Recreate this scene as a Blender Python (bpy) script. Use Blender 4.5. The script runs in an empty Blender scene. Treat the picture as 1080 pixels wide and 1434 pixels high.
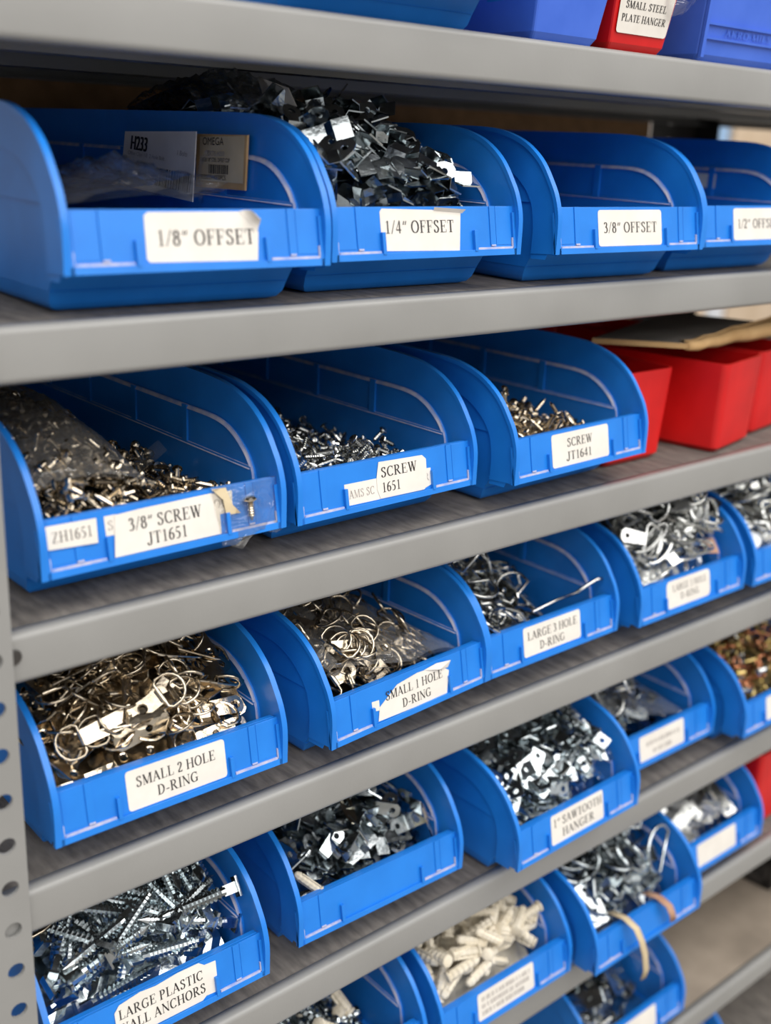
import bpy, bmesh, math, random
import numpy as np
from mathutils import Matrix, Vector, Euler

random.seed(7)
rng = np.random.default_rng(7)
SC = bpy.context.scene
COL = SC.collection

# ------------------------------------------------------------------ camera
def cam_rot(pitch, roll, yaw):
    return (Matrix.Rotation(yaw, 3, 'Z') @ Matrix.Rotation(pitch, 3, 'X') @ Matrix.Rotation(roll, 3, 'Y'))
R = cam_rot(math.radians(-18.3233), math.radians(-2.5261), math.radians(-41.1181))
cd = bpy.data.cameras.new('camera'); cam = bpy.data.objects.new('camera', cd); COL.objects.link(cam)
cd.sensor_fit = 'HORIZONTAL'; cd.sensor_width = 36.0; cd.lens = 1577.76 / 1080 * 36
cd.clip_start = 0.02; cd.clip_end = 50
cd.dof.use_dof = True; cd.dof.focus_distance = 0.66; cd.dof.aperture_fstop = 6.2
m = Matrix.Identity(4)
cx, cy, cz = R.col[0], R.col[1], R.col[2]
for i in range(3):
    m[i][0] = cx[i]; m[i][1] = cz[i]; m[i][2] = -cy[i]
m.translation = (-0.17949, -0.46301, 0.09872)
cam.matrix_world = m
SC.camera = cam

# ------------------------------------------------------------------ world, lamps, exposure
W = bpy.data.worlds.new('store'); SC.world = W; W.use_nodes = True
bg = W.node_tree.nodes['Background']; bg.inputs[0].default_value = (1.0, 0.99, 0.98, 1); bg.inputs[1].default_value = 0.60
SC.view_settings.view_transform = 'Standard'; SC.view_settings.look = 'None'
SC.view_settings.gamma = 1.0; SC.view_settings.use_curve_mapping = False
SC.view_settings.exposure = 0.0

def lamp(loc, power, sx=1.5, sy=1.2):
    l = bpy.data.lights.new('ceiling_lamp', 'AREA'); l.shape = 'RECTANGLE'; l.size = sx; l.size_y = sy
    l.energy = power; l.color = (1.0, 0.975, 0.94)
    o = bpy.data.objects.new('ceiling_lamp', l); COL.objects.link(o); o.location = loc
    return o
for lx in (-1.3, 0.3, 1.9):
    lamp((lx, -1.25, 1.8), 25)
    lamp((lx, -2.8, 1.8), 28)
    lamp((lx, -4.5, 1.8), 34)
lamp((3.0, 0.9, 1.75), 30)

# ------------------------------------------------------------------ materials
def new_mat(name):
    mt = bpy.data.materials.new(name); mt.use_nodes = True
    nt = mt.node_tree; b = nt.nodes['Principled BSDF']
    return mt, nt, b
def node(nt, t, **kw):
    n = nt.nodes.new(t)
    for k, v in kw.items():
        if isinstance(k, str) and hasattr(n, k): setattr(n, k, v)
    return n
def noise_mat(name, c1, c2, scale=40, rough=0.5, metal=0.0, detail=4, stretch=(1, 1, 1), bump=0.0, bscale=None,
              lo=0.35, hi=0.65, rvar=0.0, coat=0.0, objrand=0.0, spec=0.5):
    mt, nt, b = new_mat(name)
    tc = node(nt, 'ShaderNodeTexCoord'); mp = node(nt, 'ShaderNodeMapping'); mp.inputs['Scale'].default_value = stretch
    nt.links.new(tc.outputs['Object'], mp.inputs[0])
    n = node(nt, 'ShaderNodeTexNoise'); n.inputs['Scale'].default_value = scale; n.inputs['Detail'].default_value = detail
    nt.links.new(mp.outputs[0], n.inputs['Vector'])
    r = node(nt, 'ShaderNodeValToRGB'); r.color_ramp.elements[0].position = lo; r.color_ramp.elements[1].position = hi
    r.color_ramp.elements[0].color = (*c1, 1); r.color_ramp.elements[1].color = (*c2, 1)
    nt.links.new(n.outputs['Fac'], r.inputs[0])
    out = r.outputs[0]
    if objrand:
        oi = node(nt, 'ShaderNodeObjectInfo'); hs = node(nt, 'ShaderNodeHueSaturation')
        mr = node(nt, 'ShaderNodeMapRange'); mr.inputs[3].default_value = 1 - objrand; mr.inputs[4].default_value = 1 + objrand * 0.5
        nt.links.new(oi.outputs['Random'], mr.inputs[0]); nt.links.new(mr.outputs[0], hs.inputs['Value'])
        nt.links.new(out, hs.inputs['Color']); out = hs.outputs[0]
    nt.links.new(out, b.inputs['Base Color'])
    b.inputs['Roughness'].default_value = rough; b.inputs['Metallic'].default_value = metal
    b.inputs['Specular IOR Level'].default_value = spec
    if rvar:
        mr = node(nt, 'ShaderNodeMapRange'); mr.inputs[3].default_value = rough - rvar; mr.inputs[4].default_value = rough + rvar
        nt.links.new(n.outputs['Fac'], mr.inputs[0]); nt.links.new(mr.outputs[0], b.inputs['Roughness'])
    if bump:
        n2 = node(nt, 'ShaderNodeTexNoise'); n2.inputs['Scale'].default_value = bscale or scale * 4
        nt.links.new(mp.outputs[0], n2.inputs['Vector'])
        bp = node(nt, 'ShaderNodeBump'); bp.inputs['Strength'].default_value = bump; bp.inputs['Distance'].default_value = 0.001 if not metal else 0.0012
        nt.links.new(n2.outputs['Fac'], bp.inputs['Height']); nt.links.new(bp.outputs[0], b.inputs['Normal'])
    return mt

MAT = {}
MAT['blue'] = noise_mat('blue_plastic', (0.009, 0.180, 0.64), (0.013, 0.210, 0.72), 30, 0.36, bump=0.03, bscale=300)
MAT['dust'] = noise_mat('dusty_blue_plastic', (0.25, 0.34, 0.64), (0.52, 0.50, 0.60), 120, 0.75)
MAT['periwinkle'] = noise_mat('violet_blue_plastic', (0.04, 0.125, 0.60), (0.055, 0.15, 0.66), 30, 0.4, bump=0.03, bscale=300)
MAT['red'] = noise_mat('red_plastic', (0.52, 0.003, 0.004), (0.63, 0.006, 0.006), 25, 0.38, bump=0.03, bscale=250)
MAT['paint'] = noise_mat('grey_paint', (0.255, 0.252, 0.242), (0.285, 0.282, 0.272), 12, 0.36, bump=0.05, bscale=350)
MAT['deck'] = noise_mat('dusty_deck_board', (0.085, 0.076, 0.069), (0.21, 0.188, 0.165), 90, 0.8, stretch=(2.2, 0.55, 1), detail=10, bump=0.5, bscale=220, lo=0.30, hi=0.75)
MAT['deck2'] = noise_mat('beige_deck_board', (0.22, 0.18, 0.14), (0.34, 0.28, 0.22), 16, 0.7, detail=6)
MAT['board'] = noise_mat('brown_hardboard', (0.26, 0.14, 0.06), (0.36, 0.195, 0.085), 60, 0.8)
MAT['paper'] = noise_mat('label_paper', (0.70, 0.66, 0.60), (0.76, 0.72, 0.66), 60, 0.7)
MAT['paper2'] = noise_mat('yellowed_paper', (0.55, 0.44, 0.27), (0.62, 0.51, 0.33), 60, 0.7)
MAT['ink'] = noise_mat('black_ink', (0.02, 0.018, 0.018), (0.035, 0.03, 0.03), 200, 0.6)
MAT['ink_mid'] = noise_mat('grey_ink', (0.10, 0.09, 0.085), (0.16, 0.145, 0.135), 200, 0.7)
MAT['ink_faint'] = noise_mat('faded_ink', (0.30, 0.27, 0.25), (0.40, 0.36, 0.33), 200, 0.7)
MAT['zinc'] = noise_mat('zinc_plate', (0.43, 0.48, 0.50), (0.62, 0.67, 0.69), 90, 0.19, 1.0, rvar=0.07, objrand=0.45, bump=0.17, bscale=240)
MAT['nickel'] = noise_mat('nickel_plate', (0.50, 0.43, 0.33), (0.70, 0.61, 0.48), 90, 0.19, 1.0, rvar=0.07, objrand=0.45, bump=0.17, bscale=240)
MAT['steel'] = noise_mat('bright_steel', (0.52, 0.53, 0.52), (0.72, 0.73, 0.71), 90, 0.19, 1.0, rvar=0.07, objrand=0.35, bump=0.14, bscale=240)
MAT['brass'] = noise_mat('brass', (0.34, 0.25, 0.08), (0.52, 0.40, 0.17), 90, 0.3, 1.0, objrand=0.4)
MAT['copper'] = noise_mat('copper', (0.60, 0.24, 0.12), (0.75, 0.36, 0.2), 90, 0.3, 1.0, objrand=0.4)
MAT['anchor'] = noise_mat('off_white_nylon', (0.62, 0.55, 0.42), (0.74, 0.68, 0.56), 60, 0.5, objrand=0.15)
MAT['cardboard'] = noise_mat('cardboard', (0.48, 0.29, 0.12), (0.58, 0.37, 0.17), 50, 0.8)
MAT['greycard'] = noise_mat('grey_card', (0.16, 0.15, 0.14), (0.22, 0.205, 0.19), 30, 0.6)
MAT['leather'] = noise_mat('brown_tag_paper', (0.34, 0.17, 0.10), (0.50, 0.30, 0.20), 60, 0.7)
MAT['floor'] = noise_mat('concrete_floor', (0.20, 0.18, 0.16), (0.28, 0.26, 0.23), 3, 0.6)
MAT['white'] = noise_mat('white_carton', (0.68, 0.72, 0.78), (0.80, 0.82, 0.85), 8, 0.6)
MAT['tan'] = noise_mat('tan_carton', (0.62, 0.47, 0.32), (0.72, 0.57, 0.42), 8, 0.7)
MAT['palebl'] = noise_mat('pale_blue_carton', (0.30, 0.48, 0.72), (0.38, 0.56, 0.80), 8, 0.6)
MAT['black'] = noise_mat('dark_crate_plastic_post_shade', (0.025, 0.022, 0.02), (0.05, 0.045, 0.04), 30, 0.5)
MAT['darkred'] = MAT['red']

def film_mat(name, tint=(1, 1, 1), strength=0.5, haze=0.05, scale=60, lo=0.07):
    mt = bpy.data.materials.new(name); mt.use_nodes = True; nt = mt.node_tree; nt.nodes.clear()
    out = node(nt, 'ShaderNodeOutputMaterial'); mix = node(nt, 'ShaderNodeMixShader')
    tr = node(nt, 'ShaderNodeBsdfTransparent'); tr.inputs[0].default_value = (*tint, 1)
    gl = node(nt, 'ShaderNodeBsdfGlossy'); gl.inputs['Roughness'].default_value = 0.09
    lw = node(nt, 'ShaderNodeLayerWeight'); lw.inputs[0].default_value = 0.25
    tc = node(nt, 'ShaderNodeTexCoord'); n = node(nt, 'ShaderNodeTexNoise'); n.inputs['Scale'].default_value = scale
    n.inputs['Detail'].default_value = 3; n.inputs['Distortion'].default_value = 1.5
    nt.links.new(tc.outputs['Object'], n.inputs['Vector'])
    bp = node(nt, 'ShaderNodeBump'); bp.inputs['Strength'].default_value = strength; bp.inputs['Distance'].default_value = 0.004
    nt.links.new(n.outputs['Fac'], bp.inputs['Height'])
    nt.links.new(bp.outputs[0], gl.inputs['Normal']); nt.links.new(bp.outputs[0], lw.inputs['Normal'])
    mr = node(nt, 'ShaderNodeMapRange'); mr.inputs[3].default_value = lo; mr.inputs[4].default_value = 0.8
    nt.links.new(lw.outputs['Fresnel'], mr.inputs[0]); nt.links.new(mr.outputs[0], mix.inputs[0])
    df = node(nt, 'ShaderNodeBsdfDiffuse'); df.inputs[0].default_value = (0.8, 0.8, 0.8, 1)
    mix2 = node(nt, 'ShaderNodeMixShader'); mix2.inputs[0].default_value = haze
    nt.links.new(tr.outputs[0], mix2.inputs[1]); nt.links.new(df.outputs[0], mix2.inputs[2])
    nt.links.new(mix2.outputs[0], mix.inputs[1]); nt.links.new(gl.outputs[0], mix.inputs[2])
    nt.links.new(mix.outputs[0], out.inputs[0])
    return mt
MAT['film'] = film_mat('clear_film', strength=0.9, haze=0.085, scale=70, lo=0.10)
MAT['film2'] = film_mat('hazy_film', strength=0.9, haze=0.03, scale=80, lo=0.12)
MAT['tape'] = film_mat('clear_tape', (1.0, 0.98, 0.94), 0.6, 0.03, 90, 0.06)

# ------------------------------------------------------------------ mesh helpers
class MB:
    def __init__(s): s.v = []; s.f = []; s.mi = []; s.sm = []
    def add(s, vs, fs, mi=0, smooth=False):
        o = len(s.v); s.v += [tuple(p) for p in vs]
        for f in fs: s.f.append([i + o for i in f]); s.mi.append(mi); s.sm.append(smooth)
        return s
    def box(s, x0, x1, y0, y1, z0, z1, mi=0, fn=None):
        vs = [(x, y, z) for z in (z0, z1) for y in (y0, y1) for x in (x0, x1)]
        if fn: vs = [fn(*p) for p in vs]
        return s.add(vs, [(0, 2, 3, 1), (4, 5, 7, 6), (0, 1, 5, 4), (2, 6, 7, 3), (0, 4, 6, 2), (1, 3, 7, 5)], mi)
    def strip(s, a, b, mi=0, smooth=True, closed=False):
        n = len(a); vs = list(a) + list(b); fs = []
        for i in range(n if closed else n - 1):
            j = (i + 1) % n; fs.append((i, j, n + j, n + i))
        return s.add(vs, fs, mi, smooth)
    def poly(s, pts, mi=0): return s.add(pts, [tuple(range(len(pts)))], mi)
    def tube(s, pts, r, n=6, closed=False, mi=0):
        pts = [Vector(p) for p in pts]; N = len(pts); rings = []
        up = Vector((0.123, 0.31, 0.94)).normalized()
        for i, p in enumerate(pts):
            if closed: t = (pts[(i + 1) % N] - pts[i - 1])
            else: t = pts[min(i + 1, N - 1)] - pts[max(i - 1, 0)]
            t.normalize(); a = t.cross(up)
            if a.length < 1e-4: a = t.cross(Vector((1, 0, 0)))
            a.normalize(); b = t.cross(a)
            rr = r[i] if isinstance(r, (list, tuple)) else r
            rings.append([p + (a * math.cos(q) + b * math.sin(q)) * rr for q in [2 * math.pi * k / n for k in range(n)]])
        vs = [v for rg in rings for v in rg]; fs = []
        for i in range(N if closed else N - 1):
            j = (i + 1) % N
            for k in range(n): fs.append((i * n + k, i * n + (k + 1) % n, j * n + (k + 1) % n, j * n + k))
        if not closed: fs.append(tuple(range(n))[::-1]); fs.append(tuple((N - 1) * n + k for k in range(n)))
        return s.add(vs, fs, mi, True)
    def lathe_x(s, prof, n=8, mi=0, smooth=False):
        vs = []; fs = []; N = len(prof)
        for x, r in prof:
            for k in range(n):
                q = 2 * math.pi * k / n; vs.append((x, r * math.cos(q), r * math.sin(q)))
        for i in range(N - 1):
            for k in range(n): fs.append((i * n + k, i * n + (k + 1) % n, (i + 1) * n + (k + 1) % n, (i + 1) * n + k))
        fs.append(tuple(range(n))); fs.append(tuple((N - 1) * n + k for k in range(n))[::-1])
        return s.add(vs, fs, mi, smooth)
    def join_mesh(s, me, mat4, mi=0):
        vs = [tuple(mat4 @ v.co) for v in me.vertices]
        return s.add(vs, [tuple(p.vertices) for p in me.polygons], mi)
    def mesh(s, name, mats, fix=True):
        me = bpy.data.meshes.new(name); me.from_pydata(s.v, [], s.f)
        for mt in mats: me.materials.append(mt)
        me.polygons.foreach_set('material_index', s.mi); me.polygons.foreach_set('use_smooth', s.sm)
        me.update()
        if fix:
            bm = bmesh.new(); bm.from_mesh(me); bmesh.ops.recalc_face_normals(bm, faces=bm.faces); bm.to_mesh(me); bm.free()
        return me

def obj(name, me, parent=None, loc=None, mat=None):
    o = bpy.data.objects.new(name, me); COL.objects.link(o)
    if parent: o.parent = parent
    if loc is not None: o.location = loc
    if mat is not None: o.matrix_world = mat
    return o
def tag(o, label, cat=None, group=None, kind=None):
    o['label'] = label
    if cat: o['category'] = cat
    if group: o['group'] = group
    if kind: o['kind'] = kind
    return o
def empty(name, loc=(0, 0, 0), rz=0.0):
    o = bpy.data.objects.new(name, None); COL.objects.link(o); o.location = loc; o.rotation_euler = (0, 0, rz)
    o.empty_display_size = 0.02
    return o
def bake(me, name, solid=None, bevel=None, offset=-1.0):
    t = bpy.data.objects.new('tmp', me); COL.objects.link(t)
    if solid:
        md = t.modifiers.new('s', 'SOLIDIFY'); md.thickness = solid; md.offset = offset; md.use_even_offset = False
    if bevel:
        md = t.modifiers.new('b', 'BEVEL'); md.width = bevel; md.segments = 2; md.limit_method = 'ANGLE'; md.angle_limit = math.radians(40)
    dg = bpy.context.evaluated_depsgraph_get()
    r = bpy.data.meshes.new_from_object(t.evaluated_get(dg)); r.name = name
    bpy.data.objects.remove(t)
    return r
def flat_holes(outline, holes, th):
    """2D outline with holes -> thin plate mesh centred on z=0 (list of verts, faces)"""
    cu = bpy.data.curves.new('c', 'CURVE'); cu.dimensions = '2D'; cu.fill_mode = 'BOTH'; cu.extrude = th / 2
    for ring in [outline] + holes:
        sp = cu.splines.new('POLY'); sp.points.add(len(ring) - 1); sp.use_cyclic_u = True
        for p, q in zip(sp.points, ring): p.co = (q[0], q[1], 0, 1)
    o = bpy.data.objects.new('tmp', cu); COL.objects.link(o)
    dg = bpy.context.evaluated_depsgraph_get()
    me = bpy.data.meshes.new_from_object(o.evaluated_get(dg)); bpy.data.objects.remove(o)
    vs = [tuple(v.co) for v in me.vertices]; fs = [tuple(p.vertices) for p in me.polygons]
    bpy.data.meshes.remove(me); bpy.data.curves.remove(cu)
    return vs, fs
def circ(cx, cy, r, n=12): return [(cx + r * math.cos(2 * math.pi * k / n), cy + r * math.sin(2 * math.pi * k / n)) for k in range(n)]
def rrect(x0, x1, y0, y1, r, n=4):
    out = []
    for cx, cy, a in ((x1 - r, y1 - r, 0), (x0 + r, y1 - r, 90), (x0 + r, y0 + r, 180), (x1 - r, y0 + r, 270)):
        for k in range(n + 1):
            q = math.radians(a + 90 * k / n); out.append((cx + r * math.cos(q), cy + r * math.sin(q)))
    return out

# ------------------------------------------------------------------ the rack
ZT = [0.1549, 0.0168, -0.1240, -0.2627, -0.4066, -0.5410, -0.6997, -0.8450]
LIP = 0.0253; DEPTH = 0.40; X0, X1 = -0.045, 1.32

rack = empty('shelving_rack', (0.6, 0.2, -1.1))
tag(rack, 'grey painted steel shelving rack with dusty deck boards and perforated posts', 'shelving')
def rk(name, me, parent=rack):
    o = obj(name, me, parent); o.matrix_parent_inverse = Matrix.Identity(4)
    return o
def beam_profile(r=0.0034, d=0.0085):
    p = [(d, -0.002), (d, 0.0)]
    for k in range(6):
        q = math.radians(90 + 90 * k / 5); p.append((r + r * math.cos(q), -r + r * math.sin(q)))
    for k in range(6):
        q = math.radians(180 + 90 * k / 5); p.append((r + r * math.cos(q), -LIP + r + r * math.sin(q)))
    p += [(0.016, -LIP), (0.016, -LIP + 0.0012), (0.006, -LIP + 0.0014), (0.0015, -LIP + 0.006), (0.0015, -0.005), (0.004, -0.002)]
    return p
org = Vector(rack.location)
for k, z in enumerate(ZT):
    b = MB()
    b.box(X0, X1, 0.0088, DEPTH - 0.009, z - 0.012, z - 0.0004)
    me = b.mesh('shelf_board', [MAT['deck2'] if k == 6 else MAT['deck']])
    me.transform(Matrix.Translation(-org))
    sh = rk('shelf', me)
    pr = beam_profile()
    for nm, flip in (('front_beam', False), ('rear_beam', True)):
        a = []; c = []
        for (y, zz) in pr:
            yy = DEPTH - y if flip else y
            a.append((X0, yy, z + zz)); c.append((X1, yy, z + zz))
        b = MB(); b.strip(a, c, smooth=True, closed=True)
        b.poly(a); b.poly(c[::-1])
        me = b.mesh(nm, [MAT['paint']]); me.transform(Matrix.Translation(-org))
        rk(nm, me, sh)
    b = MB(); zt_ = z - 0.012
    for yy in (0.12, 0.28):
        b.box(X0, X1, yy, yy + 0.02, zt_ - 0.010, zt_)
    me = b.mesh('cross_rail', [MAT['paint']]); me.transform(Matrix.Translation(-org)); rk('cross_rail', me, sh)

# perforated posts (angle section with round holes)
def post(x0, x1, yface, side_x, z0=-1.1, z1=0.55, hx=None, ydir=1, mt='paint'):
    hx = (x0 + x1) / 2 if hx is None else hx
    holes = []; zz = -0.2058 - 0.0242 * 36
    while zz < z1 - 0.02:
        if zz > z0 + 0.02: holes.append(circ(hx, zz, 0.0044, 14))
        zz += 0.0242
    vs, fs = flat_holes([(x0, z0), (x1, z0), (x1, z1), (x0, z1)], holes, 0.002)
    b = MB(); b.add([(x, yface + zq * 1.0, y) for x, y, zq in vs], fs)
    b.box(side_x - 0.001, side_x + 0.001, min(yface, yface + ydir * 0.035), max(yface, yface + ydir * 0.035), z0, z1)
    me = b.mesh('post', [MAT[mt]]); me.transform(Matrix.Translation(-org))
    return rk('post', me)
post(-0.036, 0.0004, -0.0022, -0.035, hx=-0.0087)
post(X1 + 0.0, X1 + 0.036, -0.0022, X1 + 0.035)
post(-0.036, 0.0004, DEPTH + 0.0022, -0.035, ydir=-1)
post(0.965, 1.055, DEPTH + 0.0022, 1.05, hx=1.0, ydir=-1, mt='black')  # grey like the other posts; its shade is put into this dark colour
# hardboard back, left bay only
b = MB(); b.box(-0.03, 0.963, DEPTH + 0.0035, DEPTH + 0.0075, -1.0, 0.5)
me = b.mesh('back_panel', [MAT['board']]); me.transform(Matrix.Translation(-org)); rk('back_panel', me)
# rivets on the beams beside the post
b = MB(); b.lathe_x([(0, 0.0042), (0.0008, 0.0035), (0.001, 0.0)], 12)
riv = b.mesh('rivet', [MAT['black']])
for k in (2,):
    o = obj('rivet', riv, rack); o.location = Vector((0.0015, -0.0008, ZT[k] - 0.0105)) - org; o.rotation_euler = (0, 0, -math.pi / 2)

# ------------------------------------------------------------------ floor and the next aisle, seen through the open back
b = MB(); b.box(-5, 9, -6, 7, -1.15, -1.1); fl = obj('floor', b.mesh('floor', [MAT['floor']])); fl['kind'] = 'structure'
bk = empty('display_shelf', (3.1, 1.85, -1.1)); tag(bk, 'blurred tan shelf with cartons beyond the open back', 'shelving')
b = MB()
for z in (-0.50, -0.02, 0.36): b.box(1.4, 5.2, 1.6, 2.1, z - 0.03, z)
me = b.mesh('shelf', [MAT['tan']]); me.transform(Matrix.Translation((-3.1, -1.85, 1.1))); obj('shelf', me, bk)
b = MB()
for x in (1.4, 5.2): b.box(x - 0.03, x + 0.03, 1.6, 2.1, -1.1, 0.6)
me = b.mesh('upright', [MAT['tan']]); me.transform(Matrix.Translation((-3.1, -1.85, 1.1))); obj('upright', me, bk)
def carton(x0, x1, y0, y1, z0, z1, mt, label):
    b = MB(); ox, oy = (x0 + x1) / 2, (y0 + y1) / 2
    b.box(x0 - ox, x1 - ox, y0 - oy, y1 - oy, 0, z1 - z0)
    me = bake(b.mesh('carton', [MAT[mt]]), 'carton', bevel=0.004)
    o = obj('carton', me, loc=(ox, oy, z0)); tag(o, label, 'box', 'cartons beyond the rack')
    b = MB(); b.box(-0.03, 0.03, y0 - oy - 0.001, y1 - oy, z1 - z0, z1 - z0 + 0.001)
    obj('tape_strip', b.mesh('tape_strip', [MAT['paper2']]), o)
carton(2.72, 2.88, 1.62, 1.9, -0.02, 0.20, 'white', 'white carton nearest the dark rear post beyond the rack')
carton(2.90, 2.965, 1.62, 1.9, -0.02, 0.21, 'palebl', 'narrow pale blue carton between white and tan cartons')
carton(2.99, 3.42, 1.62, 1.9, -0.02, 0.18, 'tan', 'wide tan carton at the far right beyond the rack')
carton(2.84, 2.96, 1.62, 1.9, -0.50, -0.30, 'tan', 'tan carton low behind the cardboard sheet')
carton(2.97, 3.06, 1.62, 1.9, -0.50, -0.26, 'white', 'white carton low behind the cardboard sheet')
carton(3.08, 3.46, 1.62, 1.9, -0.50, -0.22, 'tan', 'large tan carton low at the right beyond the red bins')

# ------------------------------------------------------------------ lettering: a pen-stroke serif alphabet
ST, TH = 0.175, 0.065
def cat(pts, n=6):
    out = []; P = [pts[0]] + list(pts) + [pts[-1]]
    for i in range(1, len(P) - 2):
        for k in range(n):
            t = k / n; p = []
            for d in (0, 1):
                a, b_, c, e = P[i - 1][d], P[i][d], P[i + 1][d], P[i + 2][d]
                p.append(0.5 * (2 * b_ + (c - a) * t + (2 * a - 5 * b_ + 4 * c - e) * t * t + (3 * b_ - a - 3 * c + e) * t ** 3))
            out.append(tuple(p))
    return out + [tuple(pts[-1])]
def arcp(cx, cy, rx, ry, a0, a1, n=18): return [(cx + rx * math.cos(math.radians(a0 + (a1 - a0) * k / n)), cy + ry * math.sin(math.radians(a0 + (a1 - a0) * k / n))) for k in range(n + 1)]
def stem(x, y0=0, y1=1, w=ST, s=3):
    r = [('q', x, x + w, y0, y1)]
    if s & 1: r.append(('q', x - 0.09, x + w + 0.09, y0, y0 + 0.05))
    if s & 2: r.append(('q', x - 0.09, x + w + 0.09, y1 - 0.05, y1))
    return r
def ft(x, y): return ('q', x - 0.13, x + 0.13, y, y + 0.05)
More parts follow.
